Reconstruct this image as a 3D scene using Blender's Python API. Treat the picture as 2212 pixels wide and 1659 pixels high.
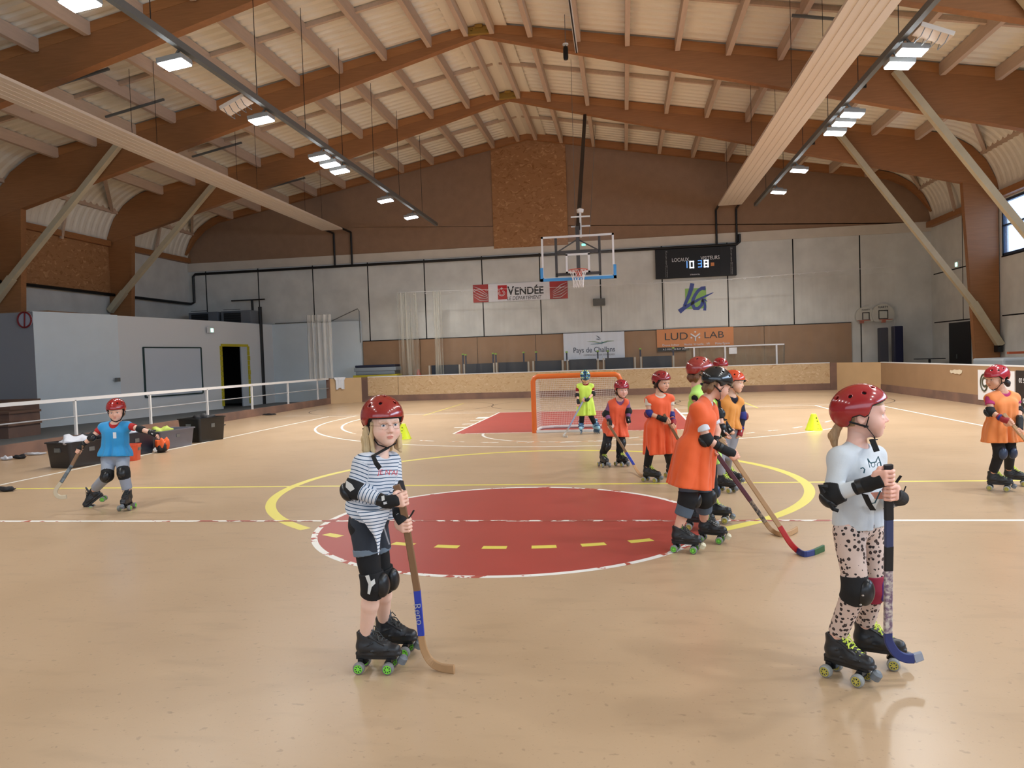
import bpy, bmesh, math, random
import numpy as np
from mathutils import Vector, Matrix, Euler

random.seed(7)
PI = math.pi
for o in list(bpy.data.objects):
    bpy.data.objects.remove(o)
SC = bpy.context.scene
COL = SC.collection

# ------------------------------------------------------------------ camera
CX, CY, CZ, CF, CYAW, CPITCH, CROLL = 1.09, -6.822, 1.5137, 1604.9, .1505, -.0338, -.0339
IW, IH = 2212, 1659
_cy, _sy = math.cos(CYAW), math.sin(CYAW)
_fw = Vector((-_sy*math.cos(CPITCH), _cy*math.cos(CPITCH), math.sin(CPITCH)))
_rt = Vector((_cy, _sy, 0.0))
_up = _rt.cross(_fw)
_r = _rt*math.cos(CROLL) + _up*math.sin(CROLL)
_u = -_rt*math.sin(CROLL) + _up*math.cos(CROLL)
cam = bpy.data.cameras.new('camera')
cam.sensor_fit = 'HORIZONTAL'
cam.sensor_width = 36.0
cam.lens = CF/IW*36.0
cam.clip_start, cam.clip_end = 0.05, 300
camo = bpy.data.objects.new('camera', cam)
COL.objects.link(camo)
_m = Matrix((( _r.x, _u.x, -_fw.x, CX), (_r.y, _u.y, -_fw.y, CY), (_r.z, _u.z, -_fw.z, CZ), (0, 0, 0, 1)))
camo.matrix_world = _m
SC.camera = camo
CO = Vector((CX, CY, CZ))

def ray(x, y):
    return _fw + _r*((x-IW/2)/CF) - _u*((y-IH/2)/CF)
def on_plane(x, y, ax, v):
    d = ray(x, y); return CO + d*((v-CO[ax])/d[ax])
def on_floor(x, y): return on_plane(x, y, 2, 0.0)
HF = Vector((-_sy, _cy, 0))       # horizontal viewing direction
def at_depth(x, y, D):            # point on the pixel's ray at horizontal distance D
    d = ray(x, y); return CO + d*(D/d.dot(HF))

# ------------------------------------------------------------------ exposure, world, lamps' light
SC.view_settings.view_transform = 'Standard'
SC.view_settings.look = 'None'
SC.view_settings.gamma = 1.0
SC.view_settings.use_curve_mapping = False
SC.view_settings.exposure = 0.0
SC.cycles.max_bounces = 6
SC.cycles.diffuse_bounces = 3
SC.cycles.glossy_bounces = 2
SC.cycles.transmission_bounces = 4
SC.cycles.transparent_max_bounces = 12
SC.cycles.use_denoising = True
SC.cycles.caustics_reflective = False
SC.cycles.caustics_refractive = False
SC.cycles.sample_clamp_indirect = 4.0

world = bpy.data.worlds.new('world'); SC.world = world
world.use_nodes = True
_bg = world.node_tree.nodes['Background']
_bg.inputs[0].default_value = (0.45, 0.66, 1.0, 1)
_bg.inputs[1].default_value = 3.2

LAMP_W = 86.0       # watts per flood lamp
LAMP_C = (1.0, 0.985, 0.95)
DAY_W = 380.0
DAY_C = (0.62, 0.78, 1.0)
def area(name, loc, rot, sx, sy, power, color, spread=PI):
    l = bpy.data.lights.new(name, 'AREA'); l.shape = 'RECTANGLE'; l.size = sx; l.size_y = sy
    l.energy = power; l.color = color; l.spread = spread
    o = bpy.data.objects.new(name, l); COL.objects.link(o); o.location = loc; o.rotation_euler = rot
    return o
LAMPS_L = [2.7, 4.9, 7.93, 10.93, 11.6, 12.28, 16.11, 18.99]
LAMPS_R = [1.2, 4.2, 7.34, 7.95, 10.79, 11.45, 12.17, 15.85, 18.73]
LAMPS_BACK = [-10.5, -7.5, -4.5, -1.5]
# daylight from an added panel at the closed rear wall and the high windows of the right side
area('daylight_back_panel', (-2.5, -13.6, 3.0), (PI/2, 0, 0), 24, 3.0, DAY_W*1.25, DAY_C)
area('daylight_right_bays', (12.35, -3.5, 5.0), (PI/2, 0, PI/2), 17, 1.7, DAY_W*2.4, DAY_C)

# ------------------------------------------------------------------ materials
def lin(c):
    out = []
    for v in c[:3]:
        v = v/255.0
        out.append(v/12.92 if v <= 0.04045 else ((v+0.055)/1.055)**2.4)
    return (*out, 1.0)
MATS = {}
def mat(name, c=(128, 128, 128), rough=0.6, metal=0.0, spec=0.5, var=0.0, vscale=8.0, bump=0.0, bscale=60.0,
        emit=None, estr=0.0, alpha=1.0, attr=None, coat=0.0, stretch=None, c2=None, sheen=0.0, sss=0.0, detail=4.0):
    if name in MATS: return MATS[name]
    m = bpy.data.materials.new(name); m.use_nodes = True
    nt = m.node_tree; N = nt.nodes; L = nt.links
    b = N['Principled BSDF']
    b.inputs['Roughness'].default_value = rough
    b.inputs['Metallic'].default_value = metal
    b.inputs['Specular IOR Level'].default_value = spec
    b.inputs['Coat Weight'].default_value = coat
    b.inputs['Coat Roughness'].default_value = 0.08
    if sheen: b.inputs['Sheen Weight'].default_value = sheen
    if sss:
        b.inputs['Subsurface Weight'].default_value = sss
        b.inputs['Subsurface Radius'].default_value = (0.012, 0.005, 0.003)
        b.inputs['Subsurface Scale'].default_value = 0.6
    base = lin(c)
    b.inputs['Base Color'].default_value = base
    src = None
    if attr:
        a = N.new('ShaderNodeAttribute'); a.attribute_name = attr; src = a.outputs['Color']
        L.new(src, b.inputs['Base Color'])
    tc = None
    if var or c2 or bump:
        tc = N.new('ShaderNodeTexCoord'); vec = tc.outputs['Object']
        if stretch:
            mp = N.new('ShaderNodeMapping'); mp.inputs['Scale'].default_value = stretch
            L.new(vec, mp.inputs[0]); vec = mp.outputs[0]
    if var or c2:
        n = N.new('ShaderNodeTexNoise'); n.inputs['Scale'].default_value = vscale; n.inputs['Detail'].default_value = detail
        L.new(vec, n.inputs['Vector'])
        if c2:
            r = N.new('ShaderNodeValToRGB'); r.color_ramp.elements[0].position = .38; r.color_ramp.elements[1].position = .62
            r.color_ramp.elements[0].color = base; r.color_ramp.elements[1].color = lin(c2)
            L.new(n.outputs['Fac'], r.inputs[0]); L.new(r.outputs[0], b.inputs['Base Color'])
        else:
            mr = N.new('ShaderNodeMapRange'); mr.inputs[1].default_value = .3; mr.inputs[2].default_value = .7
            mr.inputs[3].default_value = 1-var; mr.inputs[4].default_value = 1+var
            L.new(n.outputs['Fac'], mr.inputs[0])
            mx = N.new('ShaderNodeVectorMath'); mx.operation = 'SCALE'
            if src: L.new(src, mx.inputs[0])
            else: mx.inputs[0].default_value = base[:3]
            L.new(mr.outputs[0], mx.inputs['Scale']); L.new(mx.outputs[0], b.inputs['Base Color'])
    if bump:
        n2 = N.new('ShaderNodeTexNoise'); n2.inputs['Scale'].default_value = bscale; n2.inputs['Detail'].default_value = 3
        L.new(vec, n2.inputs['Vector'])
        bp = N.new('ShaderNodeBump'); bp.inputs['Strength'].default_value = bump; bp.inputs['Distance'].default_value = 0.02
        L.new(n2.outputs['Fac'], bp.inputs['Height']); L.new(bp.outputs[0], b.inputs['Normal'])
    if emit:
        b.inputs['Emission Color'].default_value = lin(emit); b.inputs['Emission Strength'].default_value = estr
    if alpha < 1: b.inputs['Alpha'].default_value = alpha
    MATS[name] = m
    return m

def osb_mat(name, ca, cb, cc, scale=9.0):
    """oriented strand board: overlapping chips of three tones"""
    if name in MATS: return MATS[name]
    m = mat(name, ca, rough=.75, bump=.12, bscale=50)
    nt = m.node_tree; N = nt.nodes; L = nt.links; b = N['Principled BSDF']
    tc = N.new('ShaderNodeTexCoord')
    nz = N.new('ShaderNodeTexNoise'); nz.inputs['Scale'].default_value = 3.0
    L.new(tc.outputs['Object'], nz.inputs['Vector'])
    vm = N.new('ShaderNodeVectorMath'); vm.operation = 'MULTIPLY_ADD'
    vm.inputs[1].default_value = (.5, .5, .5); L.new(nz.outputs['Color'], vm.inputs[0]); L.new(tc.outputs['Object'], vm.inputs[2])
    mp = N.new('ShaderNodeMapping'); mp.inputs['Scale'].default_value = (1, 1, 2.6); mp.inputs['Rotation'].default_value = (0, .35, 0)
    L.new(vm.outputs[0], mp.inputs[0])
    v = N.new('ShaderNodeTexVoronoi'); v.inputs['Scale'].default_value = scale; v.inputs['Randomness'].default_value = 1
    L.new(mp.outputs[0], v.inputs['Vector'])
    sp = N.new('ShaderNodeSeparateColor'); L.new(v.outputs['Color'], sp.inputs[0])
    r = N.new('ShaderNodeValToRGB'); e = r.color_ramp.elements
    e[0].position = 0; e[0].color = lin(cb); e[1].position = 1; e[1].color = lin(cc)
    k = r.color_ramp.elements.new(.22); k.color = lin(ca); k2 = r.color_ramp.elements.new(.86); k2.color = lin(ca)
    L.new(sp.outputs[0], r.inputs[0]); L.new(r.outputs[0], b.inputs['Base Color'])
    return m

M_CONC = mat('precast_concrete', (216, 217, 212), rough=.85, var=.10, vscale=1.4, bump=.08, detail=6)
M_RENDER = mat('brown_board_cladding', (152, 122, 98), rough=.95, var=.07, vscale=3, bump=.25, bscale=35)
M_BROWN = mat('brown_hardboard', (162, 128, 98), rough=.85, var=.06, vscale=2.5)
M_OSB = osb_mat('osb_board', (204, 174, 134), (188, 152, 110), (218, 192, 156), 12)
M_OSBD = osb_mat('aged_osb_board', (166, 120, 78), (146, 100, 60), (192, 148, 104), 8)
M_GLULAM = mat('glulam_timber', (158, 108, 66), rough=.5, var=.10, vscale=2.0, stretch=(1, 4, 14), bump=.03)
M_PURLIN = mat('purlin_timber', (198, 174, 152), rough=.7, var=.06, vscale=2, stretch=(8, 1, 8))
M_BRACE = mat('pale_brace_timber', (198, 186, 156), rough=.6, var=.06, vscale=3)
M_SHEET = mat('white_corrugated_sheet', (236, 230, 214), rough=.55, var=.03, vscale=.6)
M_STEELB = mat('black_steel', (16, 16, 17), rough=.45)
M_STEELG = mat('galvanised_steel', (120, 124, 124), rough=.45, metal=.5)
M_WHITE = mat('white_paint', (226, 226, 226), rough=.5)
M_OFFW = mat('off_white_panel', (222, 208, 192), rough=.55)
M_ROOM = mat('daylight_tinted_white_wall', (218, 230, 236), rough=.85, var=.02, vscale=2)  # white block's walls, the daylight's blue cast mixed into the colour
M_BLACK = mat('black_fabric', (17, 17, 19), rough=.8, bump=.1, bscale=200)
M_BLACKP = mat('black_plastic', (20, 21, 23), rough=.35)
M_GREYF = mat('grey_screed', (106, 110, 112), rough=.8, var=.05, vscale=2)
M_KERB = mat('reddish_timber_kerb', (138, 106, 90), rough=.7, c2=(112, 88, 78), vscale=1.2)
M_PLY = mat('pale_plywood', (205, 172, 130), rough=.6, var=.04, vscale=2)
M_PLYD = mat('mid_plywood', (162, 130, 98), rough=.5, var=.05, vscale=2)
M_DARK = mat('dark_void', (10, 10, 11), rough=.9)

# ------------------------------------------------------------------ mesh helpers
def wmat(o):
    m = o.matrix_basis.copy()
    return m if o.parent is None else wmat(o.parent) @ o.matrix_parent_inverse @ m
def attach(o, parent):            # children keep their world place
    o.parent = parent; o.matrix_parent_inverse = wmat(parent).inverted()
def link(name, me, parent=None, smooth=False, mats=None):
    o = bpy.data.objects.new(name, me); COL.objects.link(o)
    if parent is not None: attach(o, parent)
    if mats:
        for m in (mats if isinstance(mats, (list, tuple)) else [mats]): me.materials.append(m)
    if smooth and len(me.polygons): me.polygons.foreach_set('use_smooth', [True]*len(me.polygons))
    return o
def thing(name, label, cat, loc=(0, 0, 0), group=None, rotz=0):
    o = bpy.data.objects.new(name, None); COL.objects.link(o); o.empty_display_size = .2
    o.location = loc; o.rotation_euler = (0, 0, rotz)
    return tag(o, label, cat, group)
def tag(o, label=None, cat=None, group=None, kind=None):
    if label: o['label'] = label
    if cat: o['category'] = cat
    if group: o['group'] = group
    if kind: o['kind'] = kind
    return o

class MB:
    """collects solids into one bmesh"""
    def __init__(s): s.bm = bmesh.new(); s.mi = 0
    def _f(s, vs, mi=None):
        try:
            f = s.bm.faces.new(vs); f.material_index = s.mi if mi is None else mi; return f
        except ValueError: return None
    def box(s, a, b, M=None):
        x0, y0, z0 = a; x1, y1, z1 = b
        P = [(x0, y0, z0), (x1, y0, z0), (x1, y1, z0), (x0, y1, z0), (x0, y0, z1), (x1, y0, z1), (x1, y1, z1), (x0, y1, z1)]
        v = [s.bm.verts.new((M @ Vector(p)) if M else p) for p in P]
        for q in ((0, 3, 2, 1), (4, 5, 6, 7), (0, 1, 5, 4), (1, 2, 6, 5), (2, 3, 7, 6), (3, 0, 4, 7)): s._f([v[i] for i in q])
        return s
    def quad(s, pts, mi=None):
        s._f([s.bm.verts.new(p) for p in pts], mi); return s
    def tube(s, pts, r, n=10, r2=None, cap=True, sec=None):
        """sweep; sec = list of (a,b) section points times r (flat sections), else circle; r may be list"""
        pts = [Vector(p) for p in pts]; m = len(pts)
        rs = r if isinstance(r, (list, tuple)) else [r+(r2-r)*i/max(1, m-1) if r2 is not None else r for i in range(m)]
        sec = sec or [(math.cos(2*PI*i/n), math.sin(2*PI*i/n)) for i in range(n)]
        k = len(sec); rings = []; t0 = (pts[1]-pts[0]).normalized()
        ref = Vector((0, 0, 1)) if abs(t0.z) < .9 else Vector((1, 0, 0))
        nx = t0.cross(ref).normalized()
        for i, p in enumerate(pts):
            t = (pts[min(i+1, m-1)]-pts[max(i-1, 0)]).normalized()
            nx = (nx - t*nx.dot(t)).normalized(); ny = t.cross(nx)
            rings.append([s.bm.verts.new(p + nx*(a*rs[i]) + ny*(b*rs[i])) for a, b in sec])
        for i in range(m-1):
            for j in range(k): s._f([rings[i][j], rings[i][(j+1) % k], rings[i+1][(j+1) % k], rings[i+1][j]])
        if cap: s._f(rings[0][::-1]); s._f(rings[-1])
        return s
    def bar(s, p, q, w, h, up=(0, 0, 1)):
        p = Vector(p); q = Vector(q); t = (q-p).normalized(); up = Vector(up)
        a = t.cross(up).normalized(); b = a.cross(t)
        R = []
        for c in (p, q): R.append([s.bm.verts.new(c+a*(i*w/2)+b*(j*h/2)) for i, j in ((-1, -1), (1, -1), (1, 1), (-1, 1))])
        for j in range(4): s._f([R[0][j], R[0][(j+1) % 4], R[1][(j+1) % 4], R[1][j]])
        s._f(R[0][::-1]); s._f(R[1]); return s
    def prism(s, poly, ax, a, b):
        """extrude a 2-D polygon along axis ax from a to b (poly in the remaining axes, in order)"""
        def P(u, v, w):
            c = [u, v]; c.insert(ax, w); return c
        A = [s.bm.verts.new(P(u, v, a)) for u, v in poly]; B = [s.bm.verts.new(P(u, v, b)) for u, v in poly]
        n = len(poly); s._f(A[::-1]); s._f(B)
        for i in range(n): s._f([A[i], A[(i+1) % n], B[(i+1) % n], B[i]])
        return s
    def lathe(s, prof, c=(0, 0, 0), n=20, ax=2, M=None, cap=True):
        rings = []
        for r, h in prof:
            ring = []
            for i in range(n):
                t = 2*PI*i/n; q = [r*math.cos(t), r*math.sin(t)]; q.insert(ax, h)
                p = Vector(q)+Vector(c); ring.append(s.bm.verts.new(M @ p if M else p))
            rings.append(ring)
        for a, b in zip(rings, rings[1:]):
            for i in range(n): s._f([a[i], a[(i+1) % n], b[(i+1) % n], b[i]])
        if cap: s._f(rings[0][::-1]); s._f(rings[-1])
        return s
    def build(s, name, mats, parent=None, smooth=False, bevel=0.0):
        if bevel: bmesh.ops.bevel(s.bm, geom=s.bm.edges[:], offset=bevel, segments=2, affect='EDGES', profile=.6, clamp_overlap=True)
        bmesh.ops.recalc_face_normals(s.bm, faces=s.bm.faces[:])
        me = bpy.data.meshes.new(name); s.bm.to_mesh(me); s.bm.free()
        o = link(name, me, parent, mats=mats)
        if smooth: shade(o)
        return o
def shade(o, ang=40):
    me = o.data
    me.polygons.foreach_set('use_smooth', [True]*len(me.polygons))
    bm = bmesh.new(); bm.from_mesh(me)
    for e in bm.edges:
        if len(e.link_faces) == 2 and e.calc_face_angle(0) > math.radians(ang): e.smooth = False
    bm.to_mesh(me); bm.free(); return o
def text(s, name, size, m, M, parent, ext=.002, sx=1.0, align='CENTER', shear=0.0, bold=0.0, spacing=1.0):
    c = bpy.data.curves.new(name, 'FONT'); c.body = s; c.size = size; c.extrude = ext; c.align_x = align; c.align_y = 'CENTER'
    c.shear = shear; c.offset = bold; c.space_character = spacing
    c.materials.append(m)
    o = bpy.data.objects.new(name, c); COL.objects.link(o)
    o.matrix_world = M @ Matrix.Diagonal((sx, 1, 1, 1))
    if parent is not None: attach(o, parent)
    return o
def wallM(x, y, z, facing='front'):
    """upright plane frame: text reads from the court side of the far wall (front) or of the right side (right)"""
    if facing == 'front': R = Matrix.Rotation(PI/2, 4, 'X')
    elif facing == 'right': R = Matrix.Rotation(-PI/2, 4, 'Z') @ Matrix.Rotation(PI/2, 4, 'X')
    else: R = Matrix.Rotation(PI/2, 4, 'Z') @ Matrix.Rotation(PI/2, 4, 'X')
    return Matrix.Translation((x, y, z)) @ R
# ================================================================== THE HALL
XR = -2.46                      # ridge
XL, XRT, YW, YB = -17.4, 12.5, 23.0, -14.0
def ceil_z(off):
    off = abs(off)
    if off <= 12.6: return 10.48-.187*off
    t = min(1, (off-12.6)/2.36)
    return 5.95+2.17*math.sqrt(max(0, 1-t*t)) - .0
def S(o): o['kind'] = 'structure'; return o

ORD = ['first', 'second', 'third', 'fourth', 'fifth', 'sixth', 'seventh', 'eighth', 'ninth', 'tenth', 'eleventh', 'twelfth', 'thirteenth', 'fourteenth']
# ---- floor with its painted court
def peel(name, c, under, amt):
    m = mat(name, c, rough=.45, spec=.4)
    nt = m.node_tree; N = nt.nodes; L = nt.links; b = N['Principled BSDF']
    tc = N.new('ShaderNodeTexCoord'); n = N.new('ShaderNodeTexNoise'); n.inputs['Scale'].default_value = 7; n.inputs['Detail'].default_value = 5
    L.new(tc.outputs['Object'], n.inputs['Vector'])
    r = N.new('ShaderNodeValToRGB'); r.color_ramp.elements[0].position = amt; r.color_ramp.elements[1].position = amt+.02
    r.color_ramp.elements[0].color = lin(under); r.color_ramp.elements[1].color = lin(c)
    L.new(n.outputs['Fac'], r.inputs[0]); L.new(r.outputs[0], b.inputs['Base Color']); return m
M_FLOOR = mat('beige_sports_vinyl', (190, 162, 131), rough=.29, spec=.45, c2=(182, 154, 123), vscale=.7, bump=.02, bscale=25, detail=9)
def _scuff():
    nt = M_FLOOR.node_tree; N = nt.nodes; L = nt.links; b = N['Principled BSDF']; src = b.inputs['Base Color'].links[0].from_socket; tc = N.new('ShaderNodeTexCoord')
    fac = None
    for sc_, lo_, hi_, dk, st in ((26, .655, .70, .80, (1, 1, 1)), (2.2, .56, .66, .93, (1, 3, 1)), (70, .66, .70, .86, (1, 1, 1)), (11, .69, .72, .78, (1, 2.2, 1))):
        mp = N.new('ShaderNodeMapping'); mp.inputs['Scale'].default_value = st; mp.inputs['Rotation'].default_value = (0, 0, .5); n = N.new('ShaderNodeTexNoise'); n.inputs['Scale'].default_value = sc_; n.inputs['Detail'].default_value = 3
        L.new(tc.outputs['Object'], mp.inputs[0]); L.new(mp.outputs[0], n.inputs['Vector'])
        r = N.new('ShaderNodeMapRange'); r.inputs[1].default_value = lo_; r.inputs[2].default_value = hi_; r.inputs[3].default_value = 1; r.inputs[4].default_value = dk; L.new(n.outputs['Fac'], r.inputs[0])
        v = N.new('ShaderNodeVectorMath'); v.operation = 'SCALE'; L.new(src, v.inputs[0]); L.new(r.outputs[0], v.inputs['Scale']); src = v.outputs[0]
    L.new(src, b.inputs['Base Color'])
_scuff()
M_RED = mat('red_sports_vinyl', (168, 70, 62), rough=.38, spec=.4, var=.05, vscale=1.5)
M_WL = peel('worn_white_line', (232, 230, 224), (176, 84, 70), .40)
M_WL2 = mat('white_line', (232, 230, 222), rough=.4)
M_WLD = peel('dashed_white_line', (232, 230, 222), (214, 160, 120), .47)
M_YL = mat('yellow_line', (226, 212, 96), rough=.4)
M_BL = mat('thin_black_line', (60, 46, 38), rough=.5)
fl_ = MB()
fl_.quad([(XL, YB, 0), (XRT, YB, 0), (XRT, YW, 0), (XL, YW, 0)], 0)
def fq(x0, y0, x1, y1, mi, z): z *= .25; fl_.quad([(x0, y0, z), (x1, y0, z), (x1, y1, z), (x0, y1, z)], mi)
def arc(cx, cy, r, w, a0, a1, mi, z, n=80, dash=None):
    z *= .25
    for i in range(n):
        if dash and (i % dash[0]) >= dash[1]: continue
        a = a0+(a1-a0)*i/n; b = a0+(a1-a0)*(i+1)/n
        P = [(cx+(r-w/2)*math.cos(a), cy+(r-w/2)*math.sin(a), z), (cx+(r+w/2)*math.cos(a), cy+(r+w/2)*math.sin(a), z),
             (cx+(r+w/2)*math.cos(b), cy+(r+w/2)*math.sin(b), z), (cx+(r-w/2)*math.cos(b), cy+(r-w/2)*math.sin(b), z)]
        fl_.quad(P, mi)
FM = [M_FLOOR, M_RED, M_WL, M_WL2, M_WLD, M_YL, M_BL, peel('flaked_white_line', (228, 222, 214), (158, 78, 66), .50)]
fl_.quad([(1.8*math.cos(2*PI*i/96), 1.8*math.sin(2*PI*i/96), .0003) for i in range(96)], 1)
fq(-2.45, 8.2, 2.45, 14.0, 1, .001)
arc(0, 0, 1.78, .055, 0, 2*PI, 2, .003, 128)
fq(-7.55, -.03, -3.2, .03, 2, .003); fq(-3.2, -.03, 3.0, .03, 7, .0055); fq(3.0, -.03, 7.55, .03, 2, .003); fq(-10.2, -.03, -7.58, .03, 2, .003); fq(3.0, -.031, 9.6, .031, 3, .0038)
for sx in (-1, 1): fq(sx*7.55-.03, -11, sx*7.55+.03, 14.0, 3, .0025)
fq(-7.55, 13.97, 7.55, 14.03, 3, .0025); fq(-9.2, 14.5, 9.2, 14.53, 3, .002)
fq(-2.48, 8.2, -2.43, 14, 3, .003); fq(2.43, 8.2, 2.48, 14, 3, .003); fq(-2.45, 8.17, 2.45, 8.22, 2, .003)
for sx in (-1, 1):
    for yy, ww in ((12.25, .45), (11.35, .12), (10.45, .12), (9.6, .12)): fq(sx*2.62-.14, yy-ww/2, sx*2.62+.14, yy+ww/2, 3, .0035)
arc(0, 8.2, 1.8, .05, PI, 1.28*PI, 3, .003, 30); arc(0, 8.2, 1.8, .05, 1.28*PI, 2*PI, 4, .003, 80)
arc(0, 12.45, 6.72, .05, PI, 1.9*PI, 3, .003, 120); arc(0, 12.45, 6.72, .05, 1.9*PI, 2*PI, 3, .003, 20)
arc(0, 12.45, 6.1, .05, PI, 1.2*PI, 3, .003, 40); arc(0, 12.45, 6.1, .05, 1.2*PI, 2*PI, 4, .003, 88, dash=(4, 2))
for sx in (-1, 1):
    fq(sx*6.72-.025, 12.45, sx*6.72+.025, 14, 3, .003); fq(sx*6.1-.025, 12.45, sx*6.1+.025, 14, 3, .003)
    fq(sx*4.55-.025, 13.5, sx*4.55+.025, 18.8, 5, .002)
fq(-10.1, 1.94, 9.4, 2.01, 5, .0016)
arc(0, 2.1, 3.08, .11, -.292*PI, 1.292*PI, 5, .002, 180)
arc(0, 2.1, 3.08, .09, 1.5*PI-.545, 1.5*PI+.53, 5, .0045, 83, dash=(10, 5))
for cx_, cy_ in ((-6.25, 17.1), (-.2, 17.3), (5.6, 16.0)): arc(cx_, cy_, 3.02, .028, 0, 2*PI, 6, .002, 96)
S(fl_.build('floor', FM))
# rink surround outside the boards, a strip of grey screed
sb = MB(); sb.quad([(XL, YB, .004), (-10.32, YB, .004), (-10.32, YW, .004), (XL, YW, .004)]); S(sb.build('floor_surround', M_GREYF))

# ---- ceiling sheet, ribs running down the slope
prof = [o for o in np.linspace(-12.6, 12.6, 15)]
curve = [12.6+2.36*math.sin(t) for t in np.linspace(.12, PI/2, 12)]
offs = [-c for c in reversed(curve)]+prof+curve
bm = bmesh.new(); rows = []
y = -14.0; ys = []
while y < 23.0:
    for dy, dz in ((0, 0), (.12, 0), (.18, .065), (.24, .065)): ys.append((y+dy, dz))
    y += .30
for yy, dz in ys: rows.append([bm.verts.new((XR+o, yy, ceil_z(o)+dz)) for o in offs])
for a, b in zip(rows, rows[1:]):
    for i in range(len(offs)-1): bm.faces.new([a[i], b[i], b[i+1], a[i+1]])
me = bpy.data.meshes.new('ceiling'); bm.to_mesh(me); bm.free()
S(link('ceiling', me, mats=M_SHEET))
rc = MB(); rc.prism([(XR-.75, 10.30), (XR, 10.42), (XR+.75, 10.30), (XR, 10.40)], 1, -14, 22.9)
S(rc.build('ceiling_ridge_flashing', M_SHEET))

# ---- far wall
wb = MB(); wb.box((XL, YW, 0), (XRT, YW+.2, 6.1)); w_back = S(wb.build('wall_back', M_CONC))
M_CONCL = mat('cream_ring_beam', (212, 204, 190), rough=.8, var=.05, vscale=2)
t = MB(); t.box((XL, YW-.05, 5.72), (XRT, YW+.0, 6.08)); S(t.build('wall_back_ring_beam', M_CONCL))
up = MB()
poly = [(XL, 6.05)]+[(XR+o, ceil_z(o)+.06) for o in offs]+[(XRT, 6.05)]
up.prism(poly, 1, YW-.02, YW+.2); S(up.build('wall_back_upper', M_RENDER))
t = MB(); t.prism([(-3.97, 5.98), (-.97, 5.98), (-.97, 10.16), (-2.46, 10.44), (-3.97, 10.16)], 1, YW-.07, YW-.021); S(t.build('wall_back_board_panel', M_OSBD))
for i, x in enumerate([-16.6, -14.2, -11.75, -9.34, -6.92, -4.51, -2.15, .25, 2.66, 5.15, 7.58, 9.99]):
    t = MB(); t.box((x-.022, YW-.004, 0), (x+.022, YW+.01, 5.72)); t = t.build('trim_wall_joint', M_DARK); S(t)
t = MB(); t.box((-9.65, YW-.06, 0), (9.63, YW-.001, 2.44)); S(t.build('wall_back_board_band', M_BROWN))
t = MB(); t.box((-9.65, YW-.065, 2.44), (9.63, YW-.001, 2.475)); S(t.build('trim_band_top', M_DARK))
for x in (-7.2, -4.8, -2.4, 4.0, 6.45):
    t = MB(); t.box((x-.008, YW-.064, 0), (x+.008, YW-.059, 2.44)); S(t.build('trim_board_joint', M_DARK))

# ---- left side wall
wl = MB(); wl.box((XL-.2, YB, 0), (XL, YW, 6.3)); S(wl.build('wall_left', M_CONC))
for y0 in (8.6, 13.2): 
    t = MB(); t.box((XL, y0-.1, 4.4), (XL+.06, y0+4.7, 6.1)); S(t.build('wall_left_board_panel', M_OSBD if y0 > 10 else M_RENDER))
for y0 in (3, 8, 13, 18):
    t = MB(); t.box((XL+.0, y0+.15, 6.08), (XL+.22, y0+4.85, 6.28)); S(t.build('trim_eaves_rail', M_GLULAM))
    t = MB(); t.bar((XL+.45, y0+.1, 7.33), (XL+.45, y0+4.9, 7.33), .16, .2); S(t.build('roof_purlin', M_PURLIN))
# ---- right side wall with high windows in the nearer bays
wr = MB(); wr.box((XRT, YB, 0), (XRT+.2, YW, 4.12)); wr.box((XRT, 18, 4.12), (XRT+.2, YW, 6.0)); wr.box((XRT, YB, 5.8), (XRT+.2, 18, 6.0))
for y0 in (-12, -7, -2, 3, 8, 13, 18): wr.box((XRT, y0-.2, 4.12), (XRT+.2, y0+.2, 5.8))
S(wr.build('wall_right', M_CONC))
for z in (2.32, 4.1):
    for y0 in (3.2, 8.2, 13.2, 18.2):
        t = MB(); t.box((XRT-.006, y0, z-.02), (XRT+.01, y0+4.6, z+.02)); S(t.build('trim_wall_joint', M_DARK))
t = MB(); t.box((XRT-.004, 20.4, 2.3), (XRT+.01, 20.44, 6)); S(t.build('trim_wall_joint', M_DARK))
M_GLASS = mat('window_glass', (235, 242, 248), rough=.05, alpha=.18)
M_FRAME = mat('dark_blue_frame', (24, 52, 82), rough=.4)
for k, y0 in enumerate((13.2, 8.2, 3.2)):
    f = MB()
    for a, b in (((XRT+.02, y0, 4.12), (XRT+.12, y0+4.6, 4.2)), ((XRT+.02, y0, 5.72), (XRT+.12, y0+4.6, 5.8)), ((XRT+.02, y0, 5.0), (XRT+.12, y0+4.6, 5.05))): f.box(a, b)
    for yy in (y0, y0+1.5, y0+3.02, y0+4.52): f.box((XRT+.02, yy, 4.12), (XRT+.12, yy+.08, 5.8))
    w = S(f.build('window_%d' % (k+1), M_FRAME))
    g = MB(); g.box((XRT+.06, y0+.02, 4.14), (XRT+.07, y0+4.58, 5.78)); g.build('pane', M_GLASS, w)
for y0 in (3, 8, 13, 18):
    t = MB(); t.box((XRT-.22, y0+.15, 5.84), (XRT, y0+4.85, 6.04)); S(t.build('trim_eaves_rail', M_GLULAM))
    t = MB(); t.bar((XRT-.45, y0+.1, 7.33), (XRT-.45, y0+4.9, 7.33), .16, .2); S(t.build('roof_purlin', M_PURLIN))
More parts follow.
